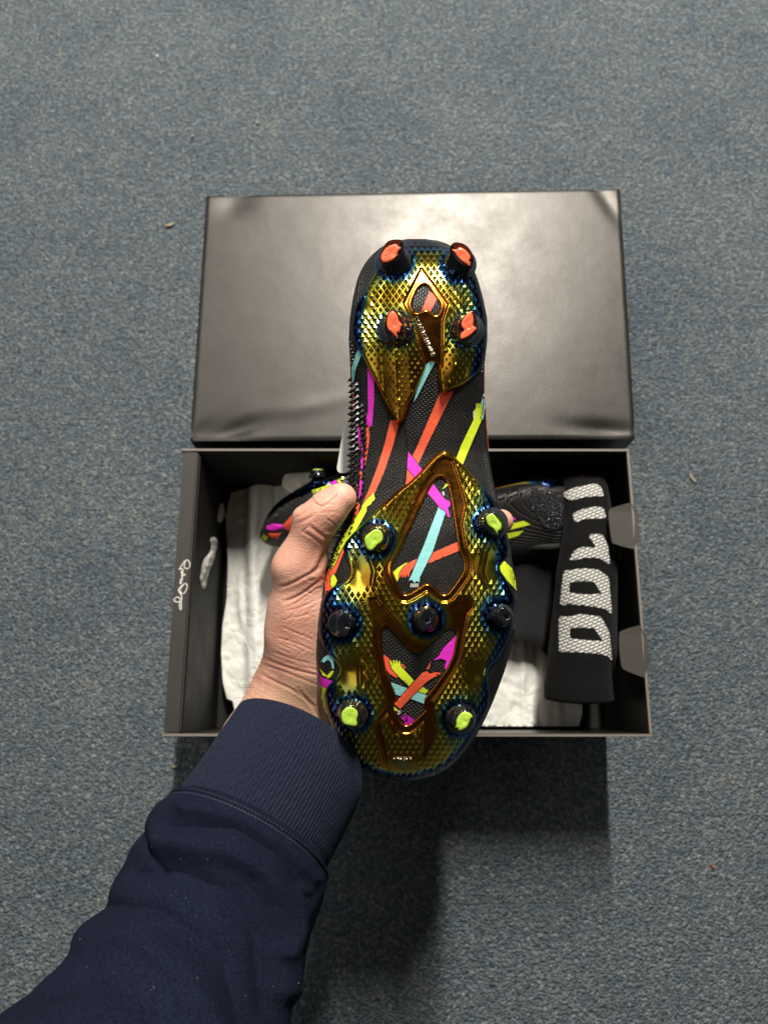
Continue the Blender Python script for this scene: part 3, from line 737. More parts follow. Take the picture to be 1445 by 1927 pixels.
# arrow window
LAYER[0] = 0
pr('coral', [(722, 1232), (733, 1240), (735, 1253), (745, 1266), (750, 1272), (746, 1276), (733, 1268), (724, 1256)])
pr('lime', [(737, 1258), (733, 1245), (735, 1242), (740, 1252), (739, 1243), (741, 1242), (745, 1252), (744, 1243), (746, 1242), (750, 1250), (750, 1244), (752, 1244), (755, 1255), (778, 1280), (806, 1300), (797, 1308), (768, 1290), (750, 1273)], 0)
for i in range(2): pr('coral', [(755 + i * 3.5, 1251 + i * 4), (758 + i * 3.5, 1249 + i * 4), (760 + i * 3.5, 1252 + i * 4), (757 + i * 3.5, 1255 + i * 4)], 0, .7)
pr('cyan', [(736, 1284), (763, 1294), (804, 1309), (802, 1326), (773, 1315), (745, 1307)])
pr('coral', [(742, 1325), (753, 1334), (780, 1305), (805, 1281), (817, 1274), (823, 1272), (820, 1268), (829, 1270), (828, 1266), (818, 1265), (809, 1268), (803, 1263), (797, 1265), (789, 1272), (770, 1293)])
pr('coral', [(811, 1244), (807, 1259), (802, 1259), (806, 1253)], 0, .8)
pr('magenta', [(862, 1192), (854, 1232), (846, 1247), (839, 1260), (836, 1256), (840, 1243), (829, 1239), (815, 1243), (826, 1234), (833, 1221)])
pr('magenta', [(767, 1346), (781, 1355), (776, 1361), (770, 1366), (761, 1364), (761, 1358), (767, 1357)])
for i in range(3): pr('magenta', [(754 + i * 3.5, 1351 - i * 3.2), (757 + i * 3.5, 1349 - i * 3), (763 + i * 1.4, 1355 - i * 2.8), (761 + i * 1.4, 1357 - i * 2.8)], 0, .6)
pr('lime', [(740, 1329), (750, 1336), (746, 1338), (741, 1337)], 0, .6)
for i in range(2): pr('white', [(748, 1338 + i * 4), (754, 1336 + i * 4), (754, 1338 + i * 4), (749, 1341 + i * 4)], 0, .5)
# sides of the forefoot
LAYER[0] = 0
pr('coral', [(638, 1036), (650, 1030), (646, 1042), (634, 1073), (628, 1085), (627, 1106), (613, 1120), (612, 1098), (619, 1072), (630, 1050)])
pr('lime', [(627, 1080), (631, 1084), (635, 1093), (631, 1101), (626, 1106), (622, 1100), (623, 1088)])
pr('cyan', [(604, 1246), (610, 1237), (618, 1232), (627, 1238), (629, 1258), (626, 1259), (623, 1246), (617, 1241), (610, 1247)])
pr('magenta', [(598, 1262), (607, 1275), (628, 1282), (616, 1296), (600, 1288)])
pr('lime', [(602, 1290), (615, 1296), (614, 1310), (620, 1345), (612, 1340), (605, 1310)])
pr('lime', [(625, 1262), (629, 1263), (623, 1273), (618, 1277), (607, 1270), (603, 1258), (608, 1264), (616, 1271)], 0, .7)
pr('lime', [(948, 1056), (962, 1070), (970, 1098), (971, 1112), (956, 1095), (942, 1080), (940, 1066)])
# strake side prints
LAYER[0] = 0
for pts, cl_ in (([(672, 800), (677, 806), (681, 830), (684, 850), (680, 856), (676, 838)], 'magenta'), ([(688, 806), (697, 800), (695, 830), (690, 862), (687, 880), (684, 860), (690, 830)], 'coral'),
                 ([(679, 858), (683, 862), (683, 880), (679, 886)], 'magenta'), ([(677, 884), (682, 890), (680, 902), (676, 896)], 'coral'), ([(677, 902), (683, 906), (681, 930), (675, 940), (677, 918)], 'magenta'),
                 ([(671, 910), (675, 914), (673, 924)], 'coral'), ([(672, 945), (678, 950), (668, 985), (660, 1000), (664, 975)], 'coral'), ([(664, 735), (667, 745), (668, 770), (665, 772)], 'coral')):
    pr(cl_, pts, 0, 0)

# ------ centre seam, spikes on the medial side, dots on the heel counter
seam_pts = [(762, 800), (765, 830), (767, 850), (765, 880), (763, 905)]
SV = [Vector(P(x + random.uniform(-.3, .3), y, body_z(np.array(x), np.array(y)) + .05)) for x, y in chaikin(seam_pts, 3, False)]
stroke('centre_seam', [SV], .00045, INK['black'], upper)
def spikes(name, spots, m, hh, ww):
    V, Fc = [], []
    for (x, y, s, lean) in spots:
        t = np.clip(tparam(x, y), -.99, .99); l, r = at_y(XL, y), at_y(XR, y); x = (l + r) / 2 + t * (r - l) / 2
        z = body_z(np.array(x), np.array(y)); p0 = P(x, y, z)
        px_ = P(x + 2.5, y, body_z(np.array(x + 2.5), np.array(y))) - P(x - 1.2, y, body_z(np.array(x - 1.2), np.array(y)))
        py_ = P(x, y + 3, body_z(np.array(x), np.array(y + 3.))) - P(x, y - 3, body_z(np.array(x), np.array(y - 3.)))
        nr = np.cross(py_, px_); nr /= np.linalg.norm(nr) + 1e-12
        ux = px_ / np.linalg.norm(px_); uy = py_ / np.linalg.norm(py_)
        b = len(V)
        for (a_, c_) in ((-1, 0), (0, 1), (1, 0), (0, -1)): V.append(p0 + ux * a_ * ww * s * MM + uy * c_ * ww * 1.15 * s * MM - nr * .3 * MM)
        V.append(p0 + nr * hh * s * MM + uy * lean * s * MM)
        Fc += [(b, b + 4, b + 1), (b + 1, b + 4, b + 2), (b + 2, b + 4, b + 3), (b + 3, b + 4, b)]
    o = mesh_obj(name, np.array(V), Fc, m, upper, False); prop(o, kind='stuff'); return o
sp = []
y = 712
while y < 1075:
    l = at_y(XL, y); depth = np.interp(y, [700, 800, 880, 960, 1075], [5, 36, 34, 26, 10])
    x = l + .8; k = 0
    while x < l + depth:
        sp.append((x + random.uniform(-.8, .8), y + (5.5 if k % 2 else 0) + random.uniform(-1, 1), random.uniform(.75, 1.15) * (1 if k else 1.25), random.uniform(.3, 1.4))); x += 5.5 if k < 2 else 8; k += 1
    y += 11
spikes('rubber_spikes', sp, M_SPIKE, 2.3, 1.35)
dots = []
for j, y in enumerate(np.arange(468, 700, 6.5)):
    l, r = at_y(XL, y), at_y(XR, y)
    for i in range(16):
        x = l + 1 + (i + (j % 2) * .5) * 5.4
        if sdf(HEEL, np.array(x), np.array(y)) < -4 and tparam(x, y) < -.45 : dots.append((x, y, 1, 0))
    dots.append((r - 1.2, y, 1, 0)); dots.append((r - 5, y + 3, 1, 0))
for j, y in enumerate(np.arange(1110, 1290, 8)):
    l = at_y(XL, y)
    if random.random() < .5: dots.append((l + 1, y, .8, 0))
spikes('rubber_dots', dots, M_SPIKE, .7, .5)

# collar around the foot opening on the far side
cp = []
for i in range(36):
    a_ = 2 * math.pi * i / 36; y = 600 + 130 * math.cos(a_); x = 788 + 78 * math.sin(a_)
    p = P(x, y, 0); cp.append(Vector((p[0], p[1], (at_y(ZB, y) - SIDE - at_y(ZK, y) * .80 + 1) * MM)))
stroke('collar', [cp + cp[:1]], .0045, M_COLLAR, boot)

# ------ raised lettering on the plates
def lettering(name, text, px, py, z, ang_, size, parent, m, ext=.0003, sx=1.0):
    cu = bpy.data.curves.new(name, 'FONT'); cu.body = text; cu.size = size; cu.align_x = 'CENTER'; cu.align_y = 'CENTER'; cu.extrude = ext * .3; cu.offset = -.00006; cu.bevel_depth = .00022; cu.bevel_resolution = 1
    cu.space_character = 1.02
    o = bpy.data.objects.new(name, cu); COL.objects.link(o)
    me = bpy.data.meshes.new_from_object(o.evaluated_get(bpy.context.evaluated_depsgraph_get())); bpy.data.objects.remove(o)
    me.materials.clear(); me.materials.append(m)
    o = bpy.data.objects.new(name, me); COL.objects.link(o); o.parent = parent
    o.matrix_local = Matrix.Translation(Vector(P(px, py, z))) @ Matrix.Rotation(math.radians(ang_), 4, 'Z') @ Matrix.Diagonal((sx, 1, 1, 1))
    return o
lettering('frame_lettering', 'CONTROLFRAME', 799, 633, sH(ZH, 799, 633) + .15, -65, .0034, heel, M_LETTER, .00025, sx=.86)
lettering('toe_lettering', 'adidas', 757, 1427, sF(ZF, 757, 1427) + .35, 180, .0042, fore, M_LETTER, .0005, sx=1.0)
V, Fc = [], []
for (xa, ya, xb, yb) in ((738, 1433, 742, 1440), (748, 1433, 756, 1449), (760, 1433, 770, 1449)):
    b = len(V)
    for (x, y) in ((xa, ya), (xa + 5, ya), (xb + 5, yb), (xb, yb)): V.append(P(x, y, sF(ZF, x, y) + .35))
    for (x, y) in ((xa - .5, ya), (xa + 5.5, ya), (xb + 5.5, yb), (xb - .5, yb)): V.append(P(x, y, sF(ZF, x, y) - .1))
    Fc += [(b + 3, b + 2, b + 1, b)] + [(b + i, b + (i + 1) % 4, b + 4 + (i + 1) % 4, b + 4 + i) for i in range(4)]
lg = mesh_obj('toe_bars', np.array(V), Fc, M_CHROME, fore, False, {'film': [.6] * len(V)})

# ------------------------------------------------------------------ second boot lying on its side in the box
def copy_tree(o, parent=None):
    c = o.copy(); COL.objects.link(c)
    if parent: c.parent = parent
    for ch in list(o.children): copy_tree(ch, c)
    return c
boot2 = copy_tree(boot)
for ch in list(boot2.children):
    if ch.name.startswith('upper'):
        for g_ in list(ch.children):
            if g_.name.startswith('print') and np.mean([v_.co.y for v_ in g_.data.vertices]) > -.03: bpy.data.objects.remove(g_)
boot2['label'] = 'second black boot lying on its side among tissue inside the open box'
# heel -> right, sole -> back wall, medial side up
up = Vector((.03, -.16, .98)).normalized(); hx_ = Vector((1, .03, -.17)); hx_ = (hx_ - up * hx_.dot(up)).normalized()
zs = hx_.cross(up) * -1; zs = up.cross(hx_)
if zs.y < 0: zs = -zs
Mx = Matrix((-up, hx_, zs)).transposed().to_4x4() @ Matrix.Scale(.9, 4)          # local X (towards the outer side) points down
toe_l = Vector(P(760, 1470, -50)); target = W(492, 1003, .078)
boot2.matrix_world = Matrix.Translation(target - Mx @ toe_l) @ Mx
bpy.context.view_layer.update()

def bvh_of(o):
    me = o.data; mw = o.matrix_world
    return BVHTree.FromPolygons([mw @ v.co for v in me.vertices], [tuple(p.vertices) for p in me.polygons])
def laid_on(name, bvh, outer, holes, m, parent, off=.0004, thick=0.0, grid=6.0, rnd=1, fallback_z=None):
    """flat piece lying on a real surface: outline found on that surface"""
    q = soft(outer) if rnd else np.array(outer, float); hs = [soft(h, 2) if rnd else np.array(h, float) for h in holes]
    v2, f2 = triangulate(q, hs, grid); V = []; last = None
    bad = set()
    for i, (x, y) in enumerate(v2):
        o_, d_ = ray(x, y); loc, nr, _, dist = bvh.ray_cast(o_, d_)
        if loc is None: bad.add(i); V.append(Vector((0, 0, 0))); continue
        if nr.dot(d_) > 0: nr = -nr
        V.append(loc + nr * off)
    inv = parent.matrix_world.inverted()
    fs_ = [f for f in f2 if not (set(f) & bad)]
    return mesh_obj(name, [tuple(inv @ p) for p in V], fs_, m, parent)
up2 = [c for c in boot2.children if c.name.startswith('upper')][0]
B2 = bvh_of(up2)
for col_, pts in (('coral', [(530, 990), (560, 958), (585, 950), (600, 952), (565, 978), (545, 1000)]), ('magenta', [(502, 990), (515, 985), (560, 988), (560, 999), (515, 998), (503, 996)]),
                  ('coral', [(505, 1003), (530, 1002), (522, 1014), (508, 1010)]), ('lime', [(496, 1005), (505, 1010), (500, 1018), (494, 1012)]), ('magenta', [(486, 1000), (490, 1000), (500, 1020), (535, 1028), (534, 1031), (498, 1024)]),
                  ('cyan', [(566, 950), (575, 948), (575, 956), (567, 958)]), ('lime', [(940, 990), (985, 980), (998, 987), (945, 1000)]), ('lime', [(940, 1006), (985, 998), (975, 1008), (940, 1018)]), ('magenta', [(955, 972), (968, 974), (970, 978), (955, 978)])):
    laid_on('printed_stripe', B2, pts, (), INK[col_], up2, .0005, grid=5, rnd=0)

# hexagon dots of the second boot's heel
V, Fc = [], []
inv = up2.matrix_world.inverted()
for j in range(22):
    for i in range(26):
        x, y = 985 + i * 5.2 + (j % 2) * 2.6, 915 + j * 4.5
        if not inside([(1000, 915), (1040, 930), (1085, 975), (1080, 990), (1030, 1000), (1000, 960)], np.array(x), np.array(y)): continue
        o_, d_ = ray(x, y); loc, nr, _, _ = B2.ray_cast(o_, d_)
        if loc is None: continue
        if nr.dot(d_) > 0: nr = -nr
        tq = nr.orthogonal().normalized(); bq = nr.cross(tq); b = len(V)
        for rr, hh in ((.00115, -.0001), (.0009, .0006), (.0004, .0009)):
            for k in range(8): V.append(inv @ (loc + (tq * math.cos(k * math.pi / 4) + bq * math.sin(k * math.pi / 4)) * rr + nr * hh))
        for r_ in range(2): Fc += [(b + r_ * 8 + k, b + r_ * 8 + (k + 1) % 8, b + r_ * 8 + 8 + (k + 1) % 8, b + r_ * 8 + 8 + k) for k in range(8)]
        Fc.append(tuple(range(b + 16, b + 24)))
if V: prop(mesh_obj('heel_dots', [tuple(p) for p in V], Fc, M_STUD, up2), kind='stuff')

# ------------------------------------------------------------------ tissue paper in the box
def sheet(name, outline, zf, m, label, cat, group=None, grid=9.0, rnd=1):
    v2, f2 = triangulate(chaikin(outline, rnd), (), grid)
    pts = []
    for x, y in v2:
        p = W(x, y, .03); lb_ = BI @ p; lb_.y = max(-hd + T + .003, lb_.y); lb_.x = min(hw - T - .003, max(-hw + LED + .003, lb_.x)); p = BOX_M @ lb_
        pts.append(Vector((p.x, p.y, zf(x, y, p))))
    c = sum(pts, Vector()) / len(pts); c.z = min(p.z for p in pts)
    o = mesh_obj(name, [tuple(p - c) for p in pts], f2, m); o.location = c
    prop(o, label, cat, group); return o
def tissue_z(x, y, p):
    z = .020 + .005 * noise.noise(Vector((p.x * 22, p.y * 7, .3))) + .0016 * (1 - 2 * abs(noise.noise(Vector((p.x * 55, p.y * 26, 2.3))))) + .0006 * (1 - 2 * abs(noise.noise(Vector((p.x * 120 + p.y * 40, p.y * 110, 5.3)))))
    z += .010 * float(sstep(455, 475, np.array(x + 8 * noise.noise(Vector((0, y * .01, 0))))))
    for fx, a_ in ((482, .003), (520, -.003), (557, .0025), (600, .003), (985, .003), (1012, -.003), (1050, .002)):
        z += a_ * math.exp(-((x - fx - 10 * noise.noise(Vector((fx, y * .006, 0)))) / 7) ** 2)
    z += .004 * math.exp(-((x - 452 - (y - 1140) * .06) / 5) ** 2 - ((y - 1140) / 40) ** 2)
    return z
sheet('tissue_paper', [(418, 925), (470, 912), (600, 905), (1000, 905), (1100, 960), (1098, 1330), (1085, 1385), (1078, 1440), (445, 1440), (440, 1322), (418, 1312), (412, 1200), (428, 1100)], tissue_z, M_TISSUE,
      'creased white tissue paper sheet lining the bottom of the box', 'tissue paper', None, 4.0)
# loose rounded flap of tissue standing up beside the second boot
def flap_z(x, y, p):
    d = float(sdf(FLAP, np.array(x), np.array(y)))
    return .066 + .007 * float(sstep(0, 12, np.array(d))) + .004 * noise.noise(Vector((x * .05, y * .09, 3))) + .0012 * noise.noise(Vector((x * .25, y * .25, 1)))
FLAP = chaikin([(538, 930), (545, 914), (562, 907), (592, 904), (614, 913), (617, 921), (604, 934), (590, 946), (565, 950), (546, 942)], 2)
sheet('tissue_flap', FLAP, flap_z, M_TISSUE, 'rounded pale flap of tissue beside the lime stud in the box', 'tissue paper', None, 3.0, 0)

# scraps of tissue poking out of the slots in the left wall
xin = -hw + LED + .0014
for pts, lb in (([(395, 1012), (405, 1010), (409, 1022), (404, 1045), (399, 1062), (391, 1080), (387, 1107), (380, 1109), (375, 1093), (378, 1068), (384, 1050), (392, 1044), (398, 1030)], 'long torn white tissue scrap poking through the left box wall'),
                ([(413, 950), (420, 945), (423, 965), (416, 984), (409, 982), (410, 966)], 'short white tissue scrap poking through the left box wall near the corner')):
    v2, f2 = triangulate(chaikin(pts, 1), (), 4.0); q = np.array(pts)
    dd = np.clip(np.abs(sdf(chaikin(pts, 1), v2[:, 0], v2[:, 1])) / 7, 0, 1)
    V = []
    for (x, y), d_ in zip(v2, dd):
        o_, dr = ray(x, y); ob, db = BI @ o_, (BI.to_3x3() @ dr)
        t = (xin - ob.x) / db.x; p = BOX_M @ (ob + db * t)
        p.x += 0.0004 + .0014 * math.sqrt(d_) + .0010 * noise.noise(Vector((x * .15, y * .15, 5))); V.append(p)
    n0 = len(V); V += [Vector((BOX_M @ Vector((xin + .0002, (BI @ p).y, (BI @ p).z)))) for p in V]
    c = sum(V, Vector()) / len(V)
    prop(mesh_obj('tissue_scrap', [tuple(p - c) for p in V], f2 + [[i + n0 for i in f[::-1]] for f in f2], M_TISSUE), lb, 'tissue paper').location = c

# ------------------------------------------------------------------ charcoal bag and lettered band
def bag_z(x, y, p):
    return .048 + .012 * float(sstep(1060, 960, np.array(x))) + .004 * noise.noise(Vector((p.x * 25, p.y * 25, 8))) + .010 * float(sstep(1200, 1050, np.array(y))) - .010 * float(sstep(1200, 1240, np.array(y)))
bag = sheet('shoe_bag', [(860, 1000), (960, 1000), (1060, 985), (1085, 1000), (1070, 1060), (1062, 1150), (1062, 1240), (1052, 1258), (1034, 1258), (1026, 1236), (990, 1215), (940, 1196), (860, 1180)], bag_z, M_BAG,
            'folded charcoal cloth shoe bag in the box beside the lettered band', 'bag', None, 7.0)
prop(laid_on('lime_loop', bvh_of(bag) if bpy.context.view_layer.update() is None else None, [(1030, 1232), (1034, 1226), (1046, 1228), (1044, 1248), (1036, 1253), (1030, 1250)], (), INK['lime'], bag, .0012, grid=4))

AX = [((1098, 896), 30, .092), ((1098, 902), 38, .095), ((1100, 915), 42, .097), ((1103, 940), 44, .098), ((1106, 970), 46, .098), ((1106, 1010), 50, .097), ((1102, 1080), 57, .094), ((1100, 1160), 60, .091), ((1096, 1230), 64, .088), ((1092, 1262), 62, .086), ((1092, 1290), 65, .084), ((1092, 1312), 64, .083), ((1092, 1316), 62, .082)]
rings = []; NS = 72
cents = [W(*c, z) for c, _, z in AX]
org = cents[5].copy(); org.z = .03
for (c, r, z), cw in zip(AX, cents):
    rr = (W(c[0] + r, c[1], z) - cw).length
    ring_ = []
    for i in range(NS):
        a_ = 2 * math.pi * i / NS; k = 1 + .035 * math.sin(3 * a_ + c[1] * .013) + .02 * math.sin(5 * a_ - c[1] * .03)
        ring_.append(cw + Vector((math.cos(a_) * rr * k, -.004 * math.sin(a_), math.sin(a_) * rr * .82 * k)) - org)
    rings.append(ring_)
# resample along the axis for a smooth roll
R = np.array(rings); s0 = np.linspace(0, 1, len(AX)); s1 = np.linspace(0, 1, 60)
R = np.stack([[np.interp(s1, s0, R[:, i, k]) for k in range(3)] for i in range(NS)]).transpose(2, 0, 1)
fs = [(j * NS + i, j * NS + (i + 1) % NS, (j + 1) * NS + (i + 1) % NS, (j + 1) * NS + i) for j in range(59) for i in range(NS)] + [tuple(range(NS))[::-1], tuple(range(59 * NS, 60 * NS))]
band = mesh_obj('knitted_band', R.reshape(-1, 3), fs, M_BAND); band.location = org
prop(band, 'rolled black knitted band with large white woven letters in the right of the box', 'band')
bpy.context.view_layer.update(); BB = bvh_of(band)
LET = [([(1058, 928), (1070, 923), (1087, 917), (1120, 911), (1131, 918), (1135, 935), (1120, 934), (1095, 937), (1074, 943), (1066, 937)], ()),
       ([(1077, 968), (1095, 959), (1114, 954), (1134, 955), (1140, 976), (1114, 976), (1095, 978), (1083, 984)], ()),
       ([(1107, 1009), (1114, 1005), (1132, 1006), (1142, 1025), (1147, 1063), (1136, 1056), (1126, 1050), (1101, 1050), (1072, 1056), (1080, 1038), (1095, 1030), (1122, 1031)], ()),
       ([(1062, 1075), (1096, 1070), (1124, 1072), (1144, 1087), (1150, 1158), (1139, 1146), (1096, 1139), (1055, 1139), (1058, 1106)], ([(1073, 1096), (1117, 1095), (1131, 1118), (1072, 1116)],)),
       ([(1053, 1161), (1096, 1156), (1130, 1161), (1145, 1191), (1150, 1245), (1142, 1234), (1096, 1228), (1053, 1227)], ([(1073, 1182), (1117, 1182), (1134, 1207), (1073, 1202)],))]
for o_, h_ in LET: laid_on('woven_letter', BB, o_, h_, M_BANDW, band, .0009, grid=4, rnd=1)
# grey drawcord ends
def cord(px, label):
    pts = [W(x, y, z) for x, y, z in px]; c = pts[0].copy()
    q = chaikin([tuple(p - c) for p in pts], 2, False)
    o = stroke('drawcord', [[Vector(p) for p in q]], .0009, M_COLLAR if False else M_TAB, None); o.location = c
    prop(o, label, 'cord')
cord([(1116, 912, .098), (1125, 903, .095), (1134, 893, .088), (1142, 886, .07)], 'short grey cord end above the top white letter')
cord([(1164, 1050, .09), (1176, 1044, .085), (1186, 1036, .075)], 'thin grey cord end below the upper tab of the box')

# ------------------------------------------------------------------ white swing tags behind the boot
def tag_card(pts, z0, label):
    q = chaikin(pts, 2); c = np.append(q.mean(0), 0); p0 = HOLD_M @ Vector(P(c[0], c[1], z0))
    rot = HOLD_M.to_3x3().inverted()
    V = [tuple(Vector(P(x, y, z0 + dz)) - Vector(P(c[0], c[1], z0))) for dz in (0, -.7) for x, y in q]
    n_ = len(q); Fc = [tuple(range(n_)), tuple(range(n_, 2 * n_))[::-1]] + [(i, i + n_, (i + 1) % n_ + n_, (i + 1) % n_) for i in range(n_)]
    o = mesh_obj('swing_tag', V, Fc, M_CARD, None, False); o.matrix_world = Matrix.Translation(p0) @ HOLD_M.to_3x3().to_4x4()
    prop(o, label, 'tag')
tag_card([(650, 792), (690, 792), (690, 880), (655, 890), (632, 890), (637, 862), (644, 815)], -52, 'white card swing tag hanging behind the spiky edge of the held boot')
tag_card([(652, 894), (690, 880), (690, 930), (646, 930), (641, 912)], -66, 'pale lower tag half hidden above the thumb behind the boot')

# ------------------------------------------------------------------ hand and forearm
import openvdb
PRIM_PALM = [  # px, py, z, r  ->  px, py, z, r   (mm)
 ((556, 1190, -26, 16.5), (566, 1064, -14, 13.2)), ((578, 1150, -27, 21), (572, 1238, -35, 22)),
 ((532, 1296, -42, 18.5), (487, 1400, -33, 21)), ((612, 1330, -48, 18), (552, 1445, -38, 20)), ((572, 1240, -40, 22), (545, 1345, -42, 21)),
 ((590, 1270, -45, 19), (690, 1070, -78, 15)), ((610, 1280, -50, 18), (730, 1095, -85, 14)), ((630, 1290, -54, 17), (760, 1130, -86, 13)), ((640, 1300, -56, 17), (780, 1175, -84, 12.5)),
 ((487, 1400, -33, 21), (420, 1530, -14, 24)), ((552, 1445, -38, 20), (480, 1570, -18, 23)), ((575, 1130, -40, 16), (640, 1110, -58, 14))]
THUMB = [((566, 1064, -14, 13.2), (592, 985, -5, 10.6)), ((592, 985, -5, 10.6), (614, 963, -3, 9.7)), ((614, 963, -3, 9.7), (642, 937, -3, 8.5))]
FING = [[(690, 1070, -78, 11), (800, 1010, -82, 9.5), (905, 985, -69, 9), (943, 981, -38, 7.4)], [(730, 1095, -85, 11), (840, 1050, -88, 9.5), (925, 1040, -72, 8.5), (932, 1042, -48, 7.8)],
        [(760, 1130, -86, 10.5), (860, 1100, -88, 9), (930, 1095, -75, 8.2), (934, 1095, -52, 7.4)], [(780, 1175, -84, 9.5), (860, 1160, -86, 8), (920, 1160, -76, 7), (926, 1160, -60, 6.4)]]
VOX = 1.25
lo = np.array([-112, -190, -118.]); hi = np.array([92, 32, 34.])
shape = np.ceil((hi - lo) / VOX).astype(int)
G = [np.arange(s_, dtype=np.float32) * VOX + o_ for s_, o_ in zip(shape, lo)]
GX, GY, GZ = G[0][:, None, None], G[1][None, :, None], G[2][None, None, :]
def cone(a_, b_):
    A = P(*a_[:3]) * 1000; B = P(*b_[:3]) * 1000; d = B - A; L = d @ d + 1e-9
    t = np.clip(((GX - A[0]) * d[0] + (GY - A[1]) * d[1] + (GZ - A[2]) * d[2]) / L, 0, 1)
    return (np.sqrt((GX - A[0] - t * d[0]) ** 2 + (GY - A[1] - t * d[1]) ** 2 + (GZ - A[2] - t * d[2]) ** 2) - (a_[3] + t * (b_[3] - a_[3]))).astype(np.float32)
def smin(a_, b_, k):
    h = np.clip(.5 + .5 * (b_ - a_) / k, 0, 1); return b_ + (a_ - b_) * h - k * h * (1 - h)
pal = None
for a_, b_ in PRIM_PALM: e = cone(a_, b_); pal = e if pal is None else smin(pal, e, 9)
thb = None
for a_, b_ in THUMB: e = cone(a_, b_); thb = e if thb is None else smin(thb, e, 5)
fin = None
for ch in FING:
    one = None
    for a_, b_ in zip(ch[:-1], ch[1:]): e = cone(a_, b_); one = e if one is None else smin(one, e, 3)
    fin = one if fin is None else np.minimum(fin, one)
f = smin(smin(pal, thb, 8), fin, 5)
g = openvdb.FloatGrid(background=10.0); g.copyFromArray(np.ascontiguousarray(np.clip(f, -10, 10).astype(np.float32)))
pts, quads = g.convertToQuads(isovalue=0.0)
del f, pal, thb, fin, e
pts = (pts * VOX + lo) / 1000
hm = bpy.data.meshes.new('person'); hm.from_pydata(list(map(tuple, pts.tolist())), [], [tuple(int(i) for i in q)[::-1] for q in quads]); hm.update()
ho = bpy.data.objects.new('person', hm); COL.objects.link(ho)
md = ho.modifiers.new('sub', 'SUBSURF'); md.levels = md.render_levels = 1
me2 = bpy.data.meshes.new_from_object(ho.evaluated_get(bpy.context.evaluated_depsgraph_get()))
ho.modifiers.clear(); ho.data = me2; bpy.data.meshes.remove(hm); me2.name = 'person'
nv = len(me2.vertices)
co = np.empty(nv * 3, np.float32); me2.vertices.foreach_get('co', co); co = co.reshape(-1, 3).astype(float)
nr = np.empty(nv * 3, np.float32); me2.vertices.foreach_get('normal', nr); nr = nr.reshape(-1, 3).astype(float)
if np.mean(np.sum((co - co.mean(0)) * nr, 1)) < 0:
    me2.flip_normals(); nr = -nr
dep = D0 - co[:, 2]; hx = co[:, 0] / dep * F + CX; hy = CY - co[:, 1] / dep * F
CRE = [  # line, half-width px, depth mm
 ([(583, 990), (600, 1004), (618, 1014), (632, 1010)], 2.6, .8), ([(618, 1016), (613, 1040), (600, 1068), (592, 1076)], 4.0, 1.4),
 ([(600, 1070), (575, 1085), (545, 1100), (528, 1104)], 2.4, .8), ([(604, 1090), (570, 1118), (535, 1133)], 2.4, .8), ([(600, 1104), (575, 1122), (552, 1138)], 1.8, .45),
 ([(568, 1000), (590, 1012), (608, 1028)], 2.0, .5), ([(560, 985), (578, 978), (592, 968)], 2.0, .45), ([(556, 978), (572, 968), (588, 956)], 1.8, .4), ([(566, 1004), (576, 994), (584, 990)], 1.8, .4),
 ([(612, 975), (628, 985), (636, 996)], 1.6, .35), ([(600, 966), (622, 962), (640, 966)], 1.5, .28), ([(598, 958), (616, 948), (632, 950)], 1.5, .25),
 ([(500, 1240), (530, 1252), (565, 1264), (600, 1272)], 2.0, .5), ([(498, 1252), (530, 1262), (562, 1276), (598, 1290)], 1.8, .32), ([(490, 1268), (520, 1285), (555, 1300), (600, 1335)], 2.2, .45), ([(512, 1226), (545, 1238), (585, 1250)], 1.8, .28),
 ([(520, 1200), (550, 1208), (590, 1225)], 1.6, .35), ([(530, 1180), (560, 1192), (592, 1206)], 1.6, .35), ([(560, 1296), (585, 1325), (608, 1360)], 2.2, .55),
 ([(540, 1150), (570, 1142), (596, 1128)], 1.6, .3), ([(535, 1165), (568, 1160), (596, 1150)], 1.6, .3)]
for i in range(46):                                # finer crossing lines over the ball of the thumb
    x, y = random.uniform(515, 600), random.uniform(1080, 1270); a_ = math.radians(random.choice((-38, -30, 22, 30, 12)) + random.uniform(-9, 9)); L = random.uniform(12, 32)
    CRE.append(([(x, y), (x + L * .5 * math.cos(a_), y + L * .5 * math.sin(a_) + random.uniform(-2, 2)), (x + L * math.cos(a_), y + L * math.sin(a_))], 1.5, random.uniform(.12, .28)))
for i in range(10):
    x, y = random.uniform(570, 625), random.uniform(955, 1000); a_ = math.radians(random.uniform(-70, -20)); L = random.uniform(10, 24)
    CRE.append(([(x, y), (x + L * math.cos(a_), y + L * math.sin(a_))], 1.3, random.uniform(.10, .22)))
disp = np.zeros(nv); cre = np.zeros(nv)
vis = (nr[:, 2] > -.1)
for ln, wd, dpth in CRE:
    dpth *= .78
    l_ = np.array(ln); bb = (hx > l_[:, 0].min() - 14) & (hx < l_[:, 0].max() + 14) & (hy > l_[:, 1].min() - 14) & (hy < l_[:, 1].max() + 14) & vis
    if not bb.any(): continue
    lc_ = chaikin(ln, 2, False) if len(ln) > 2 else l_
    d = dline(lc_, hx[bb], hy[bb]); a0 = lc_[0]; a1 = lc_[-1]
    tp_ = np.clip(np.minimum(np.hypot(hx[bb] - a0[0], hy[bb] - a0[1]), np.hypot(hx[bb] - a1[0], hy[bb] - a1[1])) / 8, 0.15, 1)
    disp[bb] -= dpth * tp_ * np.exp(-(d / wd) ** 2); disp[bb] += .30 * dpth * tp_ * np.exp(-((d - 2.6 * wd) / (1.3 * wd)) ** 2)
    cre[bb] = np.maximum(cre[bb], min(1, dpth * 1.1) * tp_ * np.exp(-(d / wd) ** 2))
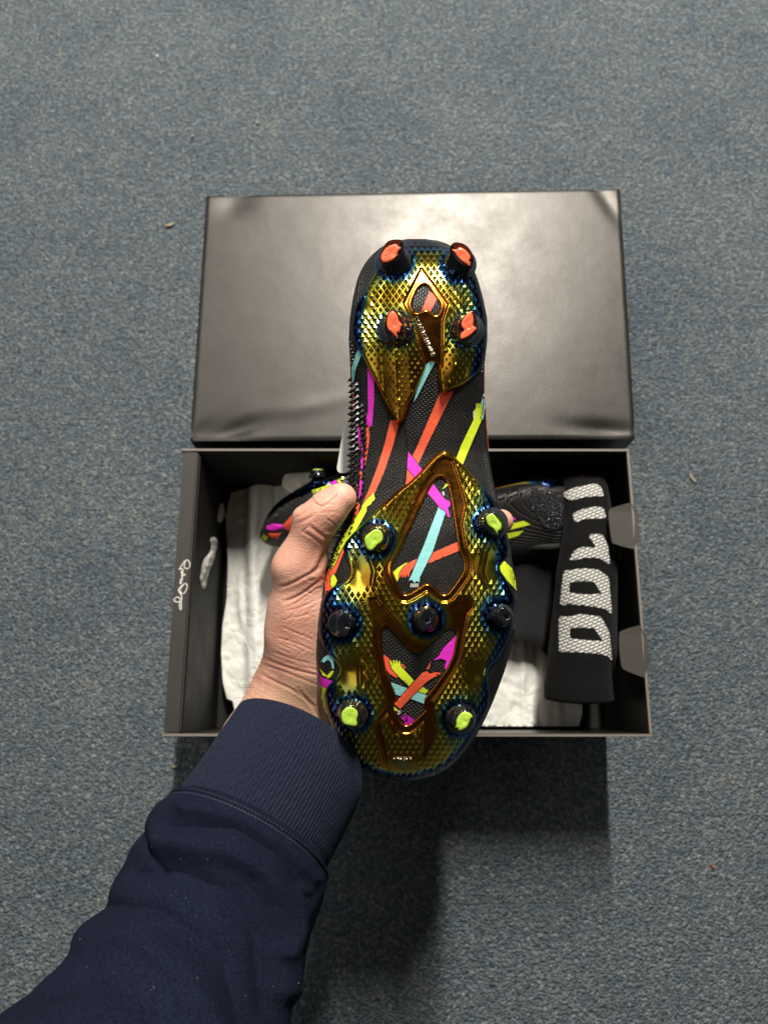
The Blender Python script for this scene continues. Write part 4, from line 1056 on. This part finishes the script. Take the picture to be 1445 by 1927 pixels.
# muscle shapes, knuckle, nail bed
disp += 1.6 * np.exp(-(((hx - 560) / 30) ** 2 + ((hy - 965) / 16) ** 2)) * vis
disp += 1.5 * np.exp(-(((hx - 520) / 22) ** 2 + ((hy - 1072) / 26) ** 2)) * vis
disp += .5 * np.array([noise.noise(Vector(c * 60)) for c in co]) * vis
co += nr * disp[:, None] * MM
me2.vertices.foreach_set('co', co.astype(np.float32).ravel())
for nm_, arr in (('crease', cre), ('forearm', np.clip(sstep(1262, 1320, hy + (hx - 520) * .25), 0, 1) * .75)):
    at_ = me2.attributes.new(nm_, 'FLOAT', 'POINT'); at_.data.foreach_set('value', arr.astype(np.float32))
me2.polygons.foreach_set('use_smooth', [True] * len(me2.polygons)); me2.materials.clear(); me2.materials.append(M_SKIN); me2.update()
ho.matrix_world = HOLD_M
prop(ho, 'bare hand and forearm in a navy sweatshirt sleeve holding up the boot', 'person')
person = ho

# thumb nail on the upper left flank of the thumb tip
bpy.context.view_layer.update()
HB = BVHTree.FromPolygons([Vector(c) for c in co], [tuple(p.vertices) for p in me2.polygons])
NAILC = Vector(P(626, 921, 2)); ax = Vector(P(648, 905, 2)) - Vector(P(604, 941, 2)); ax.normalize()
side = Vector((-.62, .55, .56)).normalized(); side = (side - ax * side.dot(ax)).normalized(); tang = ax.cross(side)
V = []; NU, NW = 24, 18
corep = Vector(P(624, 950, -3))
for i in range(NU + 1):
    for j in range(NW + 1):
        u = -1 + 2 * i / NU; w = -1 + 2 * j / NW
        wlim = math.sqrt(max(0.0, 1 - max(0, (abs(u) - .45) / .55) ** 2.4))
        phi = w * wlim * math.radians(50)
        dirn = (side * math.cos(phi) + tang * math.sin(phi)).normalized()
        o_ = corep + ax * (u * .0072 + .0012) + dirn * .03
        loc, n2, _, _ = HB.ray_cast(o_, -dirn)
        edge_ = max(abs(u), abs(w))
        V.append((loc if loc else corep + dirn * .0095) + dirn * (.00055 - .0007 * max(0, edge_ - .8) / .2))
fs = [(i * (NW + 1) + j, i * (NW + 1) + j + 1, (i + 1) * (NW + 1) + j + 1, (i + 1) * (NW + 1) + j) for i in range(NU) for j in range(NW)]
mesh_obj('thumb_nail', [tuple(p) for p in V], fs, M_NAIL, person)

# short hairs along the wrist
hs = []
for i in range(34):
    y = random.uniform(1240, 1325); x = np.interp(y, [1235, 1265, 1300, 1330], [499, 487, 470, 456]) + abs(random.gauss(0, 9)) * (1 if i % 3 else 3) + 1
    loc, n2, _, _ = HB.ray_cast(Vector((0, 0, D0)), (Vector(P(x, y, 0)) - Vector((0, 0, D0))).normalized())
    if loc is None: continue
    d_ = (Vector((-.5, .45, .15)) + Vector((random.uniform(-.5, .4), random.uniform(-.6, .5), random.uniform(-.2, .5))) * .8 + n2 * .35).normalized(); L = random.uniform(.004, .0085)
    cv = Vector((random.uniform(-1, 1), random.uniform(-1, 1), 0)) * .0018
    hs.append([loc - n2 * .0003, loc + d_ * L * .4 + n2 * .0004, loc + d_ * L * .75 + cv * .4, loc + d_ * L + cv])
if hs: prop(stroke('wrist_hair', hs, .00006, M_HAIR, person), kind='stuff')

# ------------------------------------------------------------------ sleeve and cuff
SEC = [((452, 1325), (677, 1445), -36), ((420, 1372), (673, 1500), -30), ((385, 1425), (645, 1565), -22), ((335, 1487), (612, 1640), -14), ((285, 1525), (606, 1690), -8), ((250, 1585), (592, 1735), 0),
       ((205, 1670), (566, 1800), 12), ((150, 1775), (550, 1880), 27), ((50, 1868), (537, 1990), 44), ((-60, 1960), (505, 2110), 60), ((-200, 2080), (440, 2260), 78)]
SL = np.array([a for a, b, c in SEC], float); SRt = np.array([b for a, b, c in SEC], float); SZ = np.array([c for a, b, c in SEC], float)
def spl(arr, u):
    """Catmull-Rom through the sections"""
    i = int(min(max(math.floor(u), 0), len(arr) - 2)); t = u - i
    p0, p1, p2, p3 = arr[max(i - 1, 0)], arr[i], arr[i + 1], arr[min(i + 2, len(arr) - 1)]
    return .5 * (2 * p1 + (p2 - p0) * t + (2 * p0 - 5 * p1 + 4 * p2 - p3) * t * t + (3 * p1 - p0 - 3 * p2 + p3) * t ** 3)
AXD = np.array([.48, -.876])
def sleeve_pt(u, thv, grow=0.0, depth=.80):
    l, r, z = spl(SL, u), spl(SRt, u), spl(SZ, u); c = (l + r) / 2; h = (r - l) / 2
    rmm = np.linalg.norm(h) * (D0 - z * MM) / F * 1000; k = 1 + grow / rmm
    ct, st = np.cos(thv), np.sin(thv)
    px = c[0] + h[0] * ct * k + AXD[0] * st * 46; py = c[1] + h[1] * ct * k + AXD[1] * st * 46
    return px, py, z + st * rmm * depth * k
def loft(name, us, nseg, mt, fn, parent, inward=None):
    thv = np.linspace(0, 2 * math.pi, nseg, endpoint=False); V = []
    for u in us: V.append(fn(u, thv))
    V = np.vstack(V); m_ = len(us)
    fs_ = [(j * nseg + i, j * nseg + (i + 1) % nseg, (j + 1) * nseg + (i + 1) % nseg, (j + 1) * nseg + i) for j in range(m_ - 1) for i in range(nseg)]
    return mesh_obj(name, V, fs_, mt, parent)
def cuff_fn(u, thv):
    if u < 0:                                       # rolled inner edge
        g_ = -2.6 + u * 9; uu = -u * .8
    else:
        g_ = -2.6 * max(0, 1 - u / .10) ** 2; uu = u
    g_ += .34 * np.cos(120 * thv) * min(1, .4 + uu * 4) + .8 * np.sin(thv * 3 + u) * .4
    g_ += 1.4 * math.sin(min(u, 3) / 3 * math.pi) * .5 - 1.0 * sstep(2.75, 3.05, np.array(u))
    px, py, z = sleeve_pt(max(0, uu), thv, g_); return P(px, py, z)
us = np.concatenate([np.linspace(-.7, -.01, 8), np.linspace(0, .12, 6), np.linspace(.16, 3.06, 44)])
loft('cuff', us, 840, M_CUFF, cuff_fn, person)
FOLD = [(l_, w_, 1.8 * a_) for l_, w_, a_ in [([(300, 1585), (360, 1592), (430, 1600), (500, 1640), (535, 1700), (545, 1780), (540, 1860)], 26, 3.4), ([(250, 1640), (330, 1640), (430, 1680), (480, 1760), (500, 1900)], 30, -2.6), ([(350, 1520), (450, 1535), (540, 1590), (590, 1650)], 16, 1.8),
        ([(320, 1555), (440, 1560), (520, 1610), (575, 1690)], 14, -2.0), ([(150, 1760), (260, 1760), (360, 1830), (400, 1930)], 34, 3.2), ([(190, 1700), (300, 1715), (420, 1800), (450, 1920)], 22, -2.2), ([(60, 1880), (180, 1850), (280, 1920)], 28, -2.8),
        ([(260, 1560), (275, 1600), (300, 1640)], 14, -2.0), ([(570, 1680), (560, 1740), (530, 1790)], 16, 2.2)]]
def sleeve_fn(u, thv):
    px, py, z = sleeve_pt(u, thv, 0.0)
    g_ = np.zeros_like(thv)
    if u < 3.4: g_ += -1.6 * sstep(3.14, 2.98, np.array(u)) + 1.8 * math.exp(-((u - 3.16) / .10) ** 2)
    fr = np.sin(thv) > -.35
    for ln, wd, am in FOLD: g_ = g_ + am * (np.exp(-(dline(ln, px, py) / wd) ** 2) if am > 0 else np.exp(-dline(ln, px, py) / (wd * .75))) * fr
    p0 = P(px, py, z)
    g_ = g_ + np.array([1.3 * noise.noise(Vector((p[0] * 22, p[1] * 22, p[2] * 22 + 4))) + 1.1 * noise.noise(Vector((p[0] * 55 + p[1] * 30, p[1] * 55, p[2] * 55))) + .35 * noise.noise(Vector((p[0] * 160, p[1] * 160, p[2] * 160))) for p in p0]) * min(1, (u - 2.9) * 1.5)
    px, py, z = sleeve_pt(u, thv, g_); return P(px, py, z)
us = np.concatenate([np.linspace(3.0, 3.5, 18), np.linspace(3.52, 10, 130)])
sleeve = loft('sleeve', us, 220, M_SLEEVE, sleeve_fn, person)
V, Fc = [], []
for u0 in (3.20, 3.36):                             # twin row of stitches
    for k in range(150):
        a0 = 2 * math.pi * k / 150; e_ = []
        for da in (-.012, .012):
            aa = np.array([a0 + da]); p_ = sleeve_fn(u0, aa)[0]; q_ = sleeve_fn(u0 + .03, aa)[0]; e_.append((p_, q_))
        nn = np.cross(e_[1][0] - e_[0][0], e_[0][1] - e_[0][0]); nn /= np.linalg.norm(nn) + 1e-12
        if nn @ (e_[0][0] - P(470, 1560, -14)) < 0: nn = -nn
        b = len(V); V += [e_[0][0] + nn * .05e-3, e_[1][0] + nn * .05e-3, e_[1][1] + nn * .05e-3, e_[0][1] + nn * .05e-3, (e_[0][0] + e_[0][1]) / 2 + nn * .45e-3, (e_[1][0] + e_[1][1]) / 2 + nn * .45e-3]
        Fc += [(b, b + 1, b + 5, b + 4), (b + 4, b + 5, b + 2, b + 3)]
prop(mesh_obj('seam_stitching', np.array(V), Fc, M_THREAD, sleeve, True), kind='stuff')

# lint caught on the sleeve
SB = BVHTree.FromPolygons([v_.co for v_ in sleeve.data.vertices], [tuple(p.vertices) for p in sleeve.data.polygons]); fz = []
for i in range(34):
    x, y = random.uniform(60, 600), random.uniform(1490, 1925)
    loc, n2, _, _ = SB.ray_cast(Vector((0, 0, D0)), (Vector(P(x, y, 0)) - Vector((0, 0, D0))).normalized())
    if loc is None: continue
    if n2.z < 0: n2 = -n2
    d_ = Vector((random.uniform(-1, 1), random.uniform(-1, 1), random.uniform(-.2, .2))).normalized() * random.choice((.0003, .0004, .0006, .0011))
    fz.append([loc + n2 * .0002, loc + d_ * .5 + n2 * .0004, loc + d_ + n2 * .0002])
prop(stroke('lint', fz, .00006, mat('pale_lint', (.28, .29, .33), .8), sleeve), kind='stuff')

# ------------------------------------------------------------------ crumbs and lint on the carpet
def crumb(px, py, L, w, rot, colour, label, cat):
    bm = bmesh.new(); bmesh.ops.create_icosphere(bm, subdivisions=3, radius=1)
    for v_ in bm.verts:
        c = v_.co * (1 + .35 * noise.noise(v_.co * 1.9 + Vector((px, py, 0)))); L_, w_ = L * .34, w * .32; v_.co = Vector((c.x * L_, c.y * w_ + (c.x ** 2) * w * .2, (c.z + .7) * w * .2))
    m = mat('bit', colour, .8); o = bm_obj(label.split()[-1] if False else cat, bm, m, None, True); o.location = W(px, py, .0012); o.rotation_euler = (0, 0, math.radians(rot))
    prop(o, label, 'debris')
crumb(296, 105, .0036, .0034, 0, (.75, .75, .73), 'small round white speck on the carpet near the top', 'speck')
crumb(320, 424, .0150, .0052, 22, (.30, .26, .17), 'curved tan flake on the carpet left of the lid', 'flake')
crumb(363, 256, .0055, .0046, 40, (.30, .24, .16), 'small tan crumb on the carpet above the lid', 'crumb')
crumb(485, 231, .0070, .0032, 10, (.34, .28, .19), 'pale brown crumb on the carpet, nearest the top above the lid', 'crumb')
crumb(283, 288, .0035, .0022, -50, (.55, .52, .42), 'tiny cream shred on the carpet', 'shred')
crumb(1302, 900, .0150, .0035, -62, (.34, .29, .20), 'thin tan thread on the carpet right of the box', 'thread')
crumb(1342, 1632, .0040, .0036, 0, (.30, .07, .04), 'tiny red crumb on the carpet at lower right', 'crumb')
crumb(330, 1443, .0090, .0036, 15, (.32, .27, .19), 'tan flake on the carpet below the left corner of the box', 'flake')
